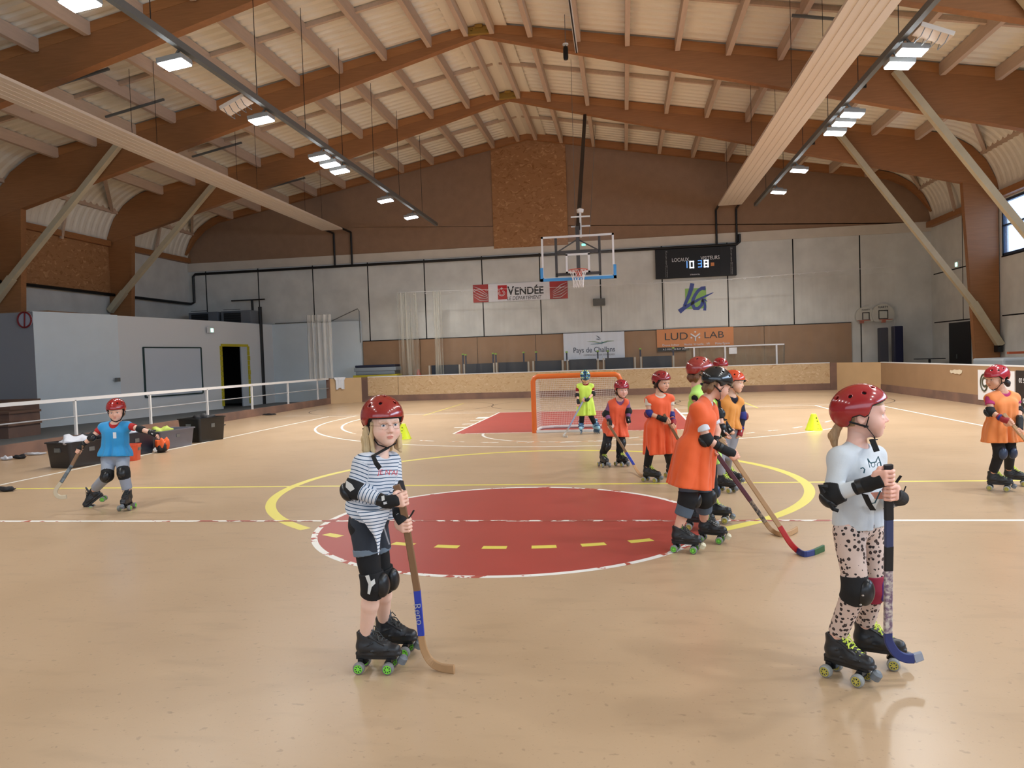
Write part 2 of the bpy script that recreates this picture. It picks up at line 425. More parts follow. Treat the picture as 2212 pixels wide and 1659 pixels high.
# diagonal bracing timbers in the curved eaves
for sx in (-1, 1):
    xe = XR+sx*14.5; xi = XR+sx*13.1
    for y0 in (3, 8, 13, 18):
        t = MB(); t.bar((xi, y0+2.5, 7.9), (xe, y0+.3, 7.3), .1, .14); S(t.build('roof_batten', M_PURLIN))
        t = MB(); t.bar((xi, y0+2.5, 7.9), (xe, y0+4.7, 7.3), .1, .14); S(t.build('roof_batten', M_PURLIN))
        t = MB(); t.bar((xe+sx*.28, y0+2.5, 6.0), (xe, y0+2.5, 7.3), .08, .1, up=(0, 1, 0)); S(t.build('roof_batten', M_PURLIN))
# rear wall (behind the photographer)
t = MB(); t.prism([(XL, 0)]+[(XR+o, ceil_z(o)+.06) for o in offs]+[(XRT, 0)], 1, YB-.2, YB); S(t.build('wall_rear', M_CONC))
# door at the far right corner
t = MB(); t.box((XRT-.05, 19.85, 0), (XRT-.005, 21.45, 2.25)); d = S(t.build('door_2', mat('near_black_door', (24, 24, 28), rough=.5)))
h = MB(); h.tube([(XRT-.09, 20.75, 1.0), (XRT-.09, 20.75, 1.16)], .012); h.build('door_handle', M_STEELG, d)

# ---- portal frames
M_GL2 = mat('light_glulam_edge', (172, 118, 70), rough=.55, var=.08, vscale=2, stretch=(1, 4, 14))
for yf in (22.8, 18, 13, 8, 3):
    wy_ = .10 if yf > 20 else .11
    deep = yf < 20
    for sx in (-1, 1):
        if deep:
            P = [(XR, 10.12), (XR+sx*13.95, 6.43), (XR+sx*14.95, 6.15)]
            P += [(XR+sx*o, ceil_z(o)-.02) for o in (14.9, 14.6, 14.2, 13.6, 12.9, 9, 4, 0)]
        else:
            P = [(XR, 10.2)]+[(XR+sx*o, ceil_z(o)-.27) for o in (6, 12.6, 13.4, 14.0, 14.45)]+[(XR+sx*o, ceil_z(o)-.02) for o in (14.9, 14.6, 14.2, 13.6, 12.9, 6, 0)]
        b = MB(); b.prism(P if sx > 0 else P[::-1], 1, yf-wy_, yf+wy_); S(b.build('roof_beam', M_GLULAM))
        if deep:
            # paler strip along the top of the beam where the purlin hangers sit
            Q = [(XR+sx*.3, ceil_z(.3)-.26), (XR+sx*12.8, ceil_z(12.8)-.26), (XR+sx*12.8, ceil_z(12.8)-.03), (XR+sx*.3, ceil_z(.3)-.03)]
            b = MB(); b.prism(Q, 1, yf-wy_-.012, yf-wy_); S(b.build('roof_beam_strip', M_GL2))
            c = MB(); c.prism([(XR+sx*13.93, 6.45), (XR+sx*14.93, 6.16), (XR+sx*14.93, 0), (XR+sx*14.3, 0), (XR+sx*14.15, 2.7)], 1, yf-.10, yf+.10)
            S(c.build('column', M_GLULAM))
    if deep:
        k = MB(); k.box((XR-.33, yf-.15, 10.12), (XR+.33, yf-.115, 10.34)); k.box((XR-.1, yf-.2, 10.30), (XR+.1, yf-.14, 10.38)); k.box((XR-.33, yf-.2, 10.12), (XR+.33, yf-.15, 10.15))
        for q in (-.2, .2): k.box((XR+q-.03, yf-.19, 10.24), (XR+q+.03, yf-.15, 10.3))
        S(k.build('roof_beam_connector', mat('yellow_zinc_steel', (170, 134, 60), rough=.5, metal=.3)))
    # black bolts on the beam faces
for yf in (18, 13):
    for x, z in ((8.4, 8.0),):
        t = MB(); t.box((XR+x+1.2-.05, yf-.15, z-.1), (XR+x+1.2+.05, yf-.112, z)); S(t.build('trim_beam_bracket', M_STEELB))
# ---- purlins, bay by bay
OFFS = [.35]+[1.36+1.253*k for k in range(10)]
for y0 in (3, 8, 13, 18):
    for sx in (-1, 1):
        for o in OFFS:
            zt = ceil_z(o)-.012
            p = MB(); x = XR+sx*o; y1 = y0+5-(.12 if y0 < 18 else .3)
            p.prism([(y0+.12, zt), (y1, zt), (y1, zt-.26), (y1-.06, zt-.31), (y0+.18, zt-.31), (y0+.12, zt-.26)], 0, x-.06, x+.06)
            S(p.build('roof_purlin', M_PURLIN))
        b = MB(); b.bar((XR+sx*.1, y0+2.5, ceil_z(.1)-.06), (XR+sx*12.6, y0+2.5, ceil_z(12.6)-.06), .09, .1); S(b.build('roof_batten', M_PURLIN))
# ---- pale diagonal braces of the columns
for yf in (8, 13, 18):
    for sx, P in ((1, ((7.82, 8.22), (11.72, 2.66), (12.42, 1.42))), (-1, ((-13.0, 8.02), (-16.75, 4.33), (-17.3, 3.74)))):
        y = yf-.24
        a, k, e = [Vector((p[0], y, p[1])) for p in P]
        b = MB(); b.bar(a, k, .16, .17, up=(0, 1, 0)); o = b.build('diagonal_brace', M_BRACE)
        tag(o, 'pale timber brace %s, %s' % ('on the window side' if sx > 0 else 'above the white block', {8: 'nearest to the camera on its side', 13: 'middle one of three', 18: 'closest to the far wall'}[yf]), 'roof brace', 'pale diagonal braces')
        b = MB(); b.bar(k+(a-k).normalized()*.1, e, .2, .2, up=(0, 1, 0)); b.build('foot_sleeve', M_BRACE, o)
        if sx > 0: b = MB(); b.box((e.x-.12, y-.1, e.z-.2), (e.x+.02, y+.14, e.z)); b.build('bracket', M_STEELB, o)

# ---- radiant heating panels and their pipes
for xa, xb, lab in ((-10.75, -9.9, 'on the side of the white changing block'), (4.7, 5.55, 'on the side with the high windows')):
    t = thing('radiant_heating_panel', 'long white ceiling heating strip %s' % lab, 'heating panel', (xa, 21.8, 6.93), 'ceiling heating strips')
    b = MB(); b.box((xa, -6, 6.92), (xb, 21.8, 6.98)); b.build('panel', M_OFFW, t)
    for k in range(1, 5):
        x = xa+(xb-xa)*k/5; b = MB(); b.box((x-.006, -6, 6.912), (x+.006, 21.78, 6.921)); b.build('groove', mat('panel_groove', (214, 201, 186), rough=.6), t)
    for q, side in ((.05, 'first'), (.85-.05, 'second')):
        b = MB(); b.tube([(xa+q, 21.8, 6.98), (xa+q, 22.84, 6.98), (xa+q, 22.86, 6.95), (xa+q, 22.86, 5.66)], .042); b.build('feed_pipe', M_STEELB, t)
    for yy in (5, 10, 15, 20):
        for q in (.1, .75):
            b = MB(); b.tube([(xa+q, yy, 6.98), (xa+q, yy, ceil_z(xa+q-XR)-.05)], .006, n=5); b.build('hanger_wire', M_STEELB, t)
pp = MB(); pp.tube([(-17.2, 8.2, 4.33), (-17.2, 22.75, 4.33), (-17.1, 22.85, 4.4), (-17.1, 22.86, 5.5), (-17.0, 22.86, 5.6), (5.5, 22.86, 5.62), (5.6, 22.86, 5.7), (5.6, 22.86, 6.0)], .055)
tag(pp.build('heating_pipe', M_STEELB), 'long black heating pipe running along the far wall above the scoreboard', 'pipe')

# ---- lamp rails with their floodlights
M_LAMP = mat('lit_lamp_glass', (255, 255, 255), rough=.3, emit=(238, 247, 255), estr=34.0)
M_CASE = mat('lamp_housing', (150, 152, 150), rough=.5)
for sx, xs, nm in ((-1, LAMPS_L, 'on the side of the white changing block'), (1, LAMPS_R, 'on the side with the high windows')):
    t = thing('lamp_rail', 'long grey steel rail carrying floodlights %s' % nm, 'lighting rail', (sx*6.05, 22, 6.9), 'floodlight rails')
    b = MB(); b.box((sx*6.05-.05, -8, 6.84), (sx*6.05+.05, 21.9, 6.96)); b.build('rail', M_STEELG, t)
    for yy in (1, 4, 7.4, 9.7, 12, 14.5, 17, 19.8):
        b = MB(); b.tube([(sx*6.05, yy, 6.95), (sx*6.05, yy, ceil_z(sx*6.05-XR)-.05)], .008, n=5); b.build('hanger_wire', M_STEELB, t)
    for j, yy in enumerate(LAMPS_BACK+xs):
        ang = sx*.12
        L = thing('flood_lamp', 'lit floodlight on the %s rail, %s from the far wall' % ('window side' if sx > 0 else 'white block side', ORD[len(LAMPS_BACK+xs)-j-1]), 'floodlight', (0, 0, 0), 'floodlights under the roof rails')
        b = MB(); b.box((-.23, -.17, .02), (.23, .17, .11)); b.box((-.12, -.08, .11), (.12, .08, .16)); b.build('housing', M_CASE, L, bevel=.01)
        b = MB(); b.box((-.21, -.155, .0), (.21, .155, .02)); b.build('lamp_glass', M_LAMP, L)
        b = MB(); b.bar((0, 0, .12), (-sx*.16, 0, .28), .04, .03); b.build('bracket', M_STEELG, L)
        L.location = (sx*6.24, yy, 6.64); L.rotation_euler = (0, ang, 0)
        if yy > 20: continue
        area('flood_lamp_light', (sx*6.24, yy, 6.62), (0, ang, 0), .4, .3, LAMP_W*(1.35 if yy > 5 else .78), LAMP_C, spread=2.25)
    # one unlit lamp with a wire guard
    L = thing('flood_lamp', 'unlit floodlight with wire guard on the %s rail' % ('window side' if sx > 0 else 'white block side'), 'floodlight', (0, 0, 0), 'floodlights under the roof rails')
    b = MB(); b.box((-.28, -.2, .02), (.28, .2, .1)); b.build('housing', M_OFFW, L, bevel=.01)
    b = MB()
    for q in (-.2, -.07, .07, .2): b.tube([(q, -.19, .02), (q, -.15, -.1), (q, .15, -.1), (q, .19, .02)], .008, n=5)
    b.build('guard', M_STEELG, L)
    L.location = (sx*6.40, 6.9 if sx > 0 else 7.25, 6.72); L.rotation_euler = (0, sx*.4, 0)
# thin dark tubes up under the purlins
for i, (x0, x1, yy) in enumerate(((-12.3, -10.6, 9.2), (-12.3, -10.6, 11.3), (-12.3, -10.6, 15.3), (-12.3, -10.6, 20), (4.9, 6.4, 10.3), (4.9, 6.4, 14), (4.9, 6.4, 19.2))):
    b = MB(); b.bar((x0, yy, ceil_z(x0-XR)-.36), (x1, yy, ceil_z(x1-XR)-.36), .06, .05)
    S(b.build('ceiling_cable_tray', M_STEELG))

# ---- rink boards: far board, chamfers, right board, kerb and rail of the left side
YBD = 21.55
def board(name, p, q, h, m, kerb=True, cap=True):
    p = Vector((*p, 0)); q = Vector((*q, 0)); d = (q-p).normalized(); n = Vector((-d.y, d.x, 0))*.05
    b = MB(); A = [p-n, q-n, q+n, p+n]
    lo = .24 if kerb else 0
    vs = [(v.x, v.y, z) for z in (lo, h) for v in A]
    bb = MB(); V = [bb.bm.verts.new(v) for v in vs]
    for f in ((0, 3, 2, 1), (4, 5, 6, 7), (0, 1, 5, 4), (1, 2, 6, 5), (2, 3, 7, 6), (3, 0, 4, 7)): bb._f([V[i] for i in f])
    o = S(bb.build(name, m))
    if kerb:
        bb = MB(); bb.bar(p+Vector((0, 0, .12)), q+Vector((0, 0, .12)), .12, .24); bb.build('kerb', M_KERB, o)
    if cap:
        bb = MB(); bb.bar(p+Vector((0, 0, h+.015)), q+Vector((0, 0, h+.015)), .11, .03); bb.build('capping', M_WHITE, o)
    return o
board('wall_rink_back', (-9.0, YBD), (8.45, YBD), .97, M_OSB)
t = MB(); t.box((-9.25, YBD-.07, 0), (-9.0, YBD+.05, .98)); S(t.build('trim_rink_corner', M_KERB))
t = MB(); t.box((8.45, YBD-.07, 0), (8.7, YBD+.05, .98)); S(t.build('trim_rink_corner', M_KERB))
board('wall_rink_back_corner', (-10.3, 20.75), (-9.25, YBD), .98, M_PLY, kerb=False, cap=False)
board('wall_rink_right_corner', (8.7, YBD), (9.72, 19.9), .98, M_PLY, kerb=False, cap=False)
o = board('wall_rink_right', (9.72, 19.9), (9.72, -9), .96, M_PLYD)
t = MB(); t.box((-10.38, 20.65, 0), (-10.25, 20.8, 1.0)); S(t.build('trim_rink_corner', M_KERB))
for x in (-7.75,):
    t = MB(); t.box((x-.006, YBD-.054, .25), (x+.006, YBD-.049, .97)); S(t.build('trim_board_joint', M_DARK))
t = MB()
k = MB(); k.box((-10.4, -9, 0), (-10.24, 20.7, .23)); S(k.build('wall_rink_left_kerb', M_KERB))
t = thing('rink_railing', 'white tubular railing with posts along the grey walkway', 'railing', (-10.3, 9.64, .23))
b = MB(); b.bar((-10.3, -9, .98), (-10.3, 20.65, .98), .05, .07); b.build('top_rail', M_WHITE, t)
b = MB(); b.tube([(-10.3, -9, .62), (-10.3, 20.65, .62)], .014); b.build('mid_rail', mat('dull_white_tube', (170, 172, 176), rough=.5), t)
for k in range(-4, 7):
    yy = 7.17+2.49*k-0.0
    if yy < 20.6: b = MB(); b.bar((-10.3, yy, .23), (-10.3, yy, .96), .05, .045, up=(0, 1, 0)); b.build('post', M_WHITE, t)

# ---- white changing-room block at the left
P1, P2, P3, P4 = (-15.4, 12.0), (-14.67, 14.57), (-13.9, 19.25), (-13.55, 22.75)
HB = 3.3
def wallseg(name, p, q, z0, z1, m, th=.12):
    p = Vector((*p, 0)); q = Vector((*q, 0)); d = (q-p).normalized(); n = Vector((d.y, -d.x, 0))*th
    b = MB(); A = [p, q, q-n, p-n]; V = [b.bm.verts.new((v.x, v.y, z)) for z in (z0, z1) for v in A]
    for f in ((0, 3, 2, 1), (4, 5, 6, 7), (0, 1, 5, 4), (1, 2, 6, 5), (2, 3, 7, 6), (3, 0, 4, 7)): b._f([V[i] for i in f])
    return S(b.build(name, m))
M_ROOMG = mat('darker_end_wall', (150, 152, 158), rough=.85)  # end face of the block, in a darker tone
M_ROOMW = mat('warm_white_wall_paint', (222, 226, 228), rough=.85)
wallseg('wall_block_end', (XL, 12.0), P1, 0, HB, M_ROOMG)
wallseg('wall_block_side', P1, P2, 0, HB+.02, M_ROOM)
def lerp(a, b, t): return (a[0]+(b[0]-a[0])*t, a[1]+(b[1]-a[1])*t)
D0, D1 = lerp(P3, P4, 0.0), (-13.74, 20.95)
wallseg('wall_block_front', P2, P3, 0, HB, M_ROOMW)
wallseg('wall_block_front_door_bay', P3, D1, 2.38, HB, M_ROOMW)
wallseg('wall_block_front_far', D1, P4, 0, HB, M_ROOMW)
wallseg('wall_block_return', P4, (-9.66, 22.75), 0, HB, M_ROOM)
b = MB(); b.quad([(XL, 12, HB-.02), (P1[0], 12, HB-.02), (P2[0], P2[1], HB-.02), (P3[0], P3[1], HB-.02), (P4[0], P4[1], HB-.02), (XL, 22.75, HB-.02)]); S(b.build('roof_block', M_GREYF))
# the open doorway with its yellow foam edge, dark inside
d = S(wallseg('door_1', lerp(P3, D1, .74), D1, 0, 2.36, mat('white_door_leaf', (196, 206, 214), rough=.6), .05))
b = MB(); q3, qd = Vector((*P3, 0)), Vector((*D1, 0))
for k in range(12): b.box((q3.x-.05, q3.y-.07, .1+k*.19), (q3.x+.04, q3.y+.03, .28+k*.19))
for k in range(12): b.box((qd.x-.05, qd.y-.03, .1+k*.19), (qd.x+.04, qd.y+.08+.03*(k % 3 == 0), .28+k*.19))
b.bar(q3+Vector((0, 0, 2.4)), qd+Vector((0, 0, 2.4)), .09, .09); b.build('foam_edging', mat('yellow_foam', (196, 182, 40), rough=.8), d)
dk = MB(); dk.box((-16.4, 19.0, .3), (-16.3, 22, 3.2)); dk.box((-16.3, 19.0, .3), (-14.1, 19.1, 3.2)); dk.box((-16.3, 21.9, .3), (-14.1, 22, 3.2)); dk.box((-16.3, 19.0, 2.6), (-14.1, 22, 2.7)); S(dk.build('wall_block_inside_shade', M_DARK))  # black surfaces stand in for the shade of the unlit room
# ================================================================== THINGS OF THE HALL
def px(x, y, Y): return on_plane(x, y, 1, Y)
M_SIGNW = mat('sign_white', (232, 232, 236), rough=.4)
M_INK = mat('dark_ink', (28, 26, 30), rough=.5)
M_SRED = mat('sign_red', (168, 42, 34), rough=.4, var=.25, vscale=2.5)
M_ORG = mat('sign_orange', (218, 138, 78), rough=.5)
# ---- scoreboard
t = thing('scoreboard', 'black electronic scoreboard with lit white figures on the far wall', 'scoreboard', (3.93, 22.9, 4.43))
b = MB(); b.box((2.41, 22.78, 4.43), (5.46, 22.94, 5.56)); b.build('casing', mat('scoreboard_black', (10, 11, 14), rough=.6), t, bevel=.01)
b = MB(); b.box((4.86, 22.775, 4.45), (5.44, 22.78, 5.54)); b.build('side_panel', mat('scoreboard_side', (16, 18, 22), rough=.6), t)
text('LOCAUX', 'lettering', .2, M_SIGNW, wallM(3.36, 22.77, 5.12), t, sx=.8)
text('VISITEURS', 'lettering', .2, M_SIGNW, wallM(4.48, 22.77, 5.14), t, sx=.8)
M_LED = mat('lit_white_digit', (255, 255, 255), emit=(225, 240, 255), estr=1.3)
M_LEDB = mat('lit_blue_digit', (150, 200, 255), emit=(90, 160, 255), estr=1.0)
SEG = {'0': 'abcdef', '1': 'bc', '3': 'abcdg', '8': 'abcdefg'}
def digit(ch, x, z, w, h, th, m, Y, parent):
    b = MB(); y0, y1 = Y-.01, Y
    R = {'a': (x, z+h-th, x+w, z+h), 'd': (x, z, x+w, z+th), 'g': (x, z+h/2-th/2, x+w, z+h/2+th/2),
         'b': (x+w-th, z+h/2, x+w, z+h), 'c': (x+w-th, z, x+w, z+h/2), 'e': (x, z, x+th, z+h/2), 'f': (x, z+h/2, x+th, z+h)}
    for s in SEG[ch]:
        q = R[s]; b.box((q[0], y0, q[1]), (q[2], y1, q[3]))
    return b.build('digit', m, parent)
digit('1', 3.52, 4.8, .1, .26, .028, M_LEDB, 22.775, t); digit('0', 3.70, 4.78, .17, .28, .042, M_LED, 22.775, t)
digit('3', 4.02, 4.8, .14, .27, .028, M_LEDB, 22.775, t); digit('8', 4.24, 4.79, .18, .28, .046, M_LED, 22.775, t)
b = MB(); b.box((4.5, 22.77, 4.83), (4.63, 22.78, 4.96)); b.build('indicator', M_ORG, t)
for xx in (2.82, 5.27):
    for k, ch in enumerate('14567891011')[:0] if False else enumerate(['14', '5', '6', '7', '8', '9', '10', '11', '12', '13', '15']):
        text(ch, 'lettering', .125, mat('dim_digit', (150, 150, 150)), wallM(xx, 22.77, 5.46-k*.095) , t, sx=.8)
text('STRAMATEL', 'lettering', .07, M_SIGNW, wallM(3.9, 22.77, 4.53), t)
# ---- department banner
def banner(name, label, x0, x1, z0, z1, Y, m, cat='banner'):
    t = thing(name, label, cat, ((x0+x1)/2, Y, z0)); b = MB(); b.box((x0, Y-.02, z0), (x1, Y, z1)); b.build('board', m, t); return t
t = banner('department_banner', 'long white banner with red ends and the words of the department on the far wall', -4.9, -1.05, 3.85, 4.57, 22.98, M_SIGNW)
Y = 22.955
for (a, c) in ((-4.9, -4.27), (-1.77, -1.05)):
    b = MB(); b.box((a, Y, 3.85), (c, Y+.005, 4.57)); b.build('red_end', M_SRED, t)
    b = MB()
    for k in range(5):
        f = 1 if a < -3 else -1; o = a if f > 0 else c
        b.tube([(o+f*.02, Y-.004, 4.5-.1*k), (o+f*.28, Y-.004, 4.4-.12*k), (o+f*.6, Y-.004, 4.15-.06*k)], [.004, .014, .006], n=4)
    b.build('white_curve', M_SIGNW, t)
b = MB(); b.box((-3.88, Y, 3.93), (-3.5, Y+.004, 4.50)); b.build('emblem', mat('emblem_red', (190, 30, 36)), t)
b = MB()
for r in (.07, .11): b.tube([(-3.72+r*math.sin(q)*(1.2), Y-.004, 4.18+r*math.cos(q)) for q in np.linspace(.3, 5.6, 14)], .01, n=5)
b.tube([(-3.72, Y-.004, 4.31), (-3.72, Y-.004, 4.42)], .012, n=5); b.tube([(-3.77, Y-.004, 4.38), (-3.67, Y-.004, 4.38)], .012, n=5)
b.build('emblem_heart', M_SIGNW, t)
text('V', 'lettering', .50, M_INK, wallM(-3.35, Y, 4.24), t, sx=.85, bold=.010)
text('ENDÉE', 'lettering', .40, M_INK, wallM(-2.61, Y, 4.22), t, sx=.98, bold=.010)
text('LE DÉPARTEMENT', 'lettering', .21, M_INK, wallM(-2.82, Y, 3.95), t, sx=.82, shear=.2)
# ---- Pays de Challans
t = banner('community_banner', 'white board with a green and blue leaf mark on the far wall', -1.28, 1.13, 1.35, 2.45, 22.9, mat('banner_pale', (226, 234, 246), rough=.5))
Y = 22.872
M_NAVY = mat('navy_ink', (38, 62, 92)); M_LEAF = mat('leaf_green', (110, 150, 90)); M_TEAL = mat('teal_ink', (50, 120, 130))
text('Pays de Challans', 'lettering', .30, M_NAVY, wallM(-.07, Y, 1.76), t, sx=.83)
text('COMMUNAUTÉ DE COMMUNES', 'lettering', .095, mat('grey_ink', (150, 156, 160)), wallM(.12, Y, 1.56), t, sx=.9)
for P, m in (([(-.33, Y, 2.10), (-.05, Y, 2.08), (.22, Y, 2.03)], M_LEAF), ([(.22, Y, 2.03), (.45, Y, 2.09), (.72, Y, 2.09)], M_LEAF), ([(-.2, Y, 1.99), (.1, Y, 2.0), (.45, Y, 2.05)], M_TEAL), ([(.02, Y, 2.33), (.12, Y, 2.26), (.2, Y, 2.17)], M_NAVY), ([(.02, Y, 2.19), (.1, Y, 2.18), (.18, Y, 2.14)], M_NAVY), ([(.25, Y, 2.1), (.25, Y, 2.03), (.25, Y, 1.97)], M_TEAL)):
    b = MB(); b.tube(P, [.004, .018, .006], n=6); b.build('leaf_mark', m, t)
# ---- Ludylab
t = banner('orange_banner', 'orange sponsor banner with black and white lettering under the LG sign', 2.39, 5.3, 1.76, 2.46, 22.9, M_ORG)
text('LUD', 'lettering', .40, M_INK, wallM(3.13, Y, 2.16), t, sx=1.2); text('LAB', 'lettering', .36, M_INK, wallM(4.56, Y, 2.17), t, sx=1.25)
b = MB(); b.tube([(3.86, Y, 1.97), (3.86, Y, 2.14)], .03, n=8); b.tube([(3.86, Y, 2.12), (3.68, Y, 2.25)], .03, n=8); b.tube([(3.86, Y, 2.12), (4.04, Y, 2.25)], .03, n=8)
for q in ((3.86, 2.32), (3.71, 2.1), (4.01, 2.1)): b.tube([(q[0], Y-.005, q[1]), (q[0], Y+.01, q[1])], .035, n=12)
b.build('figure_mark', M_SIGNW, t)
text('Drone Indoor      Réalité Virtuelle - VR      MakerSpace', 'lettering', .12, M_SIGNW, wallM(3.87, Y, 1.84), t, sx=.95)
t = banner('black_strip_banner', 'narrow black strip with white lettering below the orange banner', 2.41, 3.62, 1.6, 1.75, 22.9, mat('strip_black', (22, 26, 30)))
text('A 5 MIN. EN BUY DU P', 'lettering', .1, M_SIGNW, wallM(3.08, Y, 1.675), t, sx=.95)
# ---- LG sign
t = banner('logo_sign', 'pale panel with a blue LG mark over a green square below the scoreboard', 2.73, 5.12, 2.52, 4.3, 22.985, mat('logo_panel', (224, 225, 220), rough=.6))
Y = 22.955; ZZ = 3.1
b = MB(); b.box((3.52, Y, 3.22), (4.32, Y+.008, 4.02)); b.build('green_square', mat('logo_green', (140, 190, 90)), t)
M_LGB = mat('logo_blue', (30, 62, 150))
def stroke(P, W):
    b = MB(); L_ = []; R_ = []
    n = len(P)
    for i, (x, z) in enumerate(P):
        a = P[max(0, i-1)]; c = P[min(n-1, i+1)]; dx, dz = c[0]-a[0], c[1]-a[1]; l = math.hypot(dx, dz); nx, nz = -dz/l, dx/l
        w = W[i]/2; L_.append(b.bm.verts.new((x+nx*w, Y-.006, z+nz*w))); R_.append(b.bm.verts.new((x-nx*w, Y-.006, z-nz*w)))
    for i in range(n-1): b._f([L_[i], L_[i+1], R_[i+1], R_[i]])
    b.build('letter_stroke', M_LGB, t)
def sk_(P, W):
    Q = [px(1400+u/6.382, 520+v/6.382, Y) for u, v in P]; stroke([(q.x, q.z) for q in Q], [w*.0029 for w in W])
sk_([(610, 588), (595, 660), (565, 750), (530, 830), (500, 900)], [54, 56, 50, 44, 40])
sk_([(430, 978), (500, 925), (600, 865), (700, 810), (800, 760), (900, 714)], [64, 52, 40, 34, 26, 8])
sk_([(792, 655), (740, 655), (690, 690), (650, 745), (620, 810), (612, 880), (640, 935), (690, 935), (735, 890), (755, 820)], [56, 46, 42, 42, 44, 46, 50, 46, 40, 34])
sk_([(742, 815), (775, 850), (785, 900), (780, 962)], [26, 34, 34, 40]); sk_([(740, 806), (780, 812), (815, 838)], [14, 26, 5])
# ---- small wall box and wires
t = tag(MB().box((0-.05, 22.8, 3.5), (.42, 22.98, 3.78)).build('junction_box', mat('dull_metal_box', (72, 74, 70), rough=.5), bevel=.01), 'small dark box fixed on the far wall beneath the basketball hoop', 'wall box')
MB().tube([(.28, 22.97, 3.78), (.26, 22.97, 5.5)], .01, n=5).build('cable', M_STEELG, t)
# ---- exit signs
def exitsign(P, rotz, label):
    t = thing('exit_sign', label, 'exit sign', (0, 0, 0)); b = MB(); b.box((-.19, -.04, -.11), (.19, .04, .11)); b.build('housing', M_WHITE, t, bevel=.01)
    MB().box((-.07, -.052, -.07), (.07, -.041, .06)).build('lit_pictogram', mat('lit_exit_green', (200, 255, 220), emit=(150, 235, 210), estr=4), t)
    t.location = P; t.rotation_euler = (0, 0, rotz)
pz = on_plane(461, 713, 0, -13.8); exitsign((-13.895, pz.y, pz.z), PI/2-.1, 'small lit exit sign on the white block above its doorway')
pz = on_plane(2068, 571, 0, 12.45); exitsign((12.458, pz.y, pz.z), -PI/2, 'small lit exit sign high on the side wall above the black door')
# ---- whiteboard on the block
t = thing('whiteboard', 'large framed whiteboard on the white block beside the doorway', 'whiteboard', (0, 0, 0))
A = Vector((*lerp(P2, P3, .20), 0)); Bv = Vector((*lerp(P2, P3, .80), 0)); 
A = Vector((-14.52, 15.52, 0)); Bv = Vector((-14.08, 18.15, 0)); dd = (Bv-A).normalized(); nn = Vector((dd.y, -dd.x, 0))
za, zb = .66, 2.3
b = MB(); b.quad([A+nn*.03+Vector((0, 0, za)), Bv+nn*.03+Vector((0, 0, za)), Bv+nn*.03+Vector((0, 0, zb)), A+nn*.03+Vector((0, 0, zb))]); b.build('surface', mat('whiteboard_gloss', (206, 216, 226), rough=.3), t)
b = MB()
for p, q in (((A, za), (Bv, za)), ((Bv, za), (Bv, zb)), ((Bv, zb), (A, zb)), ((A, zb), (A, za))): b.bar(p[0]+nn*.03+Vector((0, 0, p[1])), q[0]+nn*.03+Vector((0, 0, q[1])), .045, .05, up=nn)
b.build('frame', mat('dark_green_frame', (36, 62, 62), rough=.5), t)
pz = Vector((-14.62, 14.35, 1.28)); b = MB(); b.box((pz.x-.03, pz.y-.07, pz.z-.06), (pz.x+.06, pz.y+.07, pz.z+.06)); tag(b.build('wall_switch', M_STEELG), 'small square grey switch on the white block', 'switch')
# round prohibition sign on the end face
c = on_plane(55, 691, 1, 11.97); t = thing('round_sign', 'round red ringed prohibition sign on the grey end of the changing block', 'sign', c)
MB().lathe([(0.001, -.012), (.235, -.012), (.235, .012), (.001, .012)], c=(c.x, c.z, 0), n=40, M=Matrix(((1, 0, 0, 0), (0, 0, 1, 11.955), (0, 1, 0, 0), (0, 0, 0, 1)))).build('disc', mat('sign_pale', (176, 180, 196)), t)
b = MB(); b.tube([(c.x+.215*math.cos(a), 11.93, c.z+.215*math.sin(a)) for a in np.linspace(0, 2*PI, 41)], .024, n=6, cap=False); b.tube([(c.x+.02, 11.93, c.z+.21), (c.x-.01, 11.93, c.z-.21)], .02, n=6); b.build('red_ring', mat('dull_red', (130, 30, 34)), t)
# ---- wooden stand in front of the end face
t = thing('timber_steps', 'stepped brown timber stand beyond the white railing', 'steps', (-13.6, 9.5, 0))
for k, (x1, z1) in enumerate(((-13.6, .3), (-14.3, .55), (-15.0, .8))):
    b = MB(); b.box((-16.5, 9.0+k*.8, z1-.3), (x1, 10.0+k*.8, z1)); b.build('step', M_KERB, t); b = MB(); b.box((-16.5, 8.95+k*.8, z1), (x1+.05, 10.0+k*.8, z1+.06)); b.build('tread', mat('worn_tread', (120, 92, 76), rough=.7), t)
# brown lumps stored on the block's roof and ventilation units
t = MB(); t.box((-17.2, 12.6, 3.28), (-15.4, 16.6, 3.38)); tag(t.build('stored_board', M_BROWN, bevel=.02), 'brown boards lying on top of the white changing block', 'boards')
for k, (xa, lab) in enumerate(((418, 'closer to the side wall'), (488, 'beside the T shaped post'))):
    c = px(xa+22, 685, 21.8); t = thing('ventilation_unit', 'grey louvred ventilation unit on top of the white block, %s' % lab, 'ventilation unit', (c.x, 21.8, HB), 'ventilation units on the block')
    b = MB(); b.box((c.x-.55, 21.6, HB-.02), (c.x+.75, 22.5, 3.86)); b.build('casing', mat('unit_grey', (116, 122, 130), rough=.5), t, bevel=.02)
    b = MB(); b.box((c.x-.42, 21.58, HB+.05), (c.x+.32, 21.6, 3.78)); b.build('grille', mat('dark_grille', (24, 26, 30)), t)
    b = MB()
    for q in range(6): b.box((c.x-.42, 21.565, HB+.1+q*.1), (c.x+.32, 21.58, HB+.12+q*.1))
    b.build('slat', mat('grille_slat', (50, 54, 60)), t)
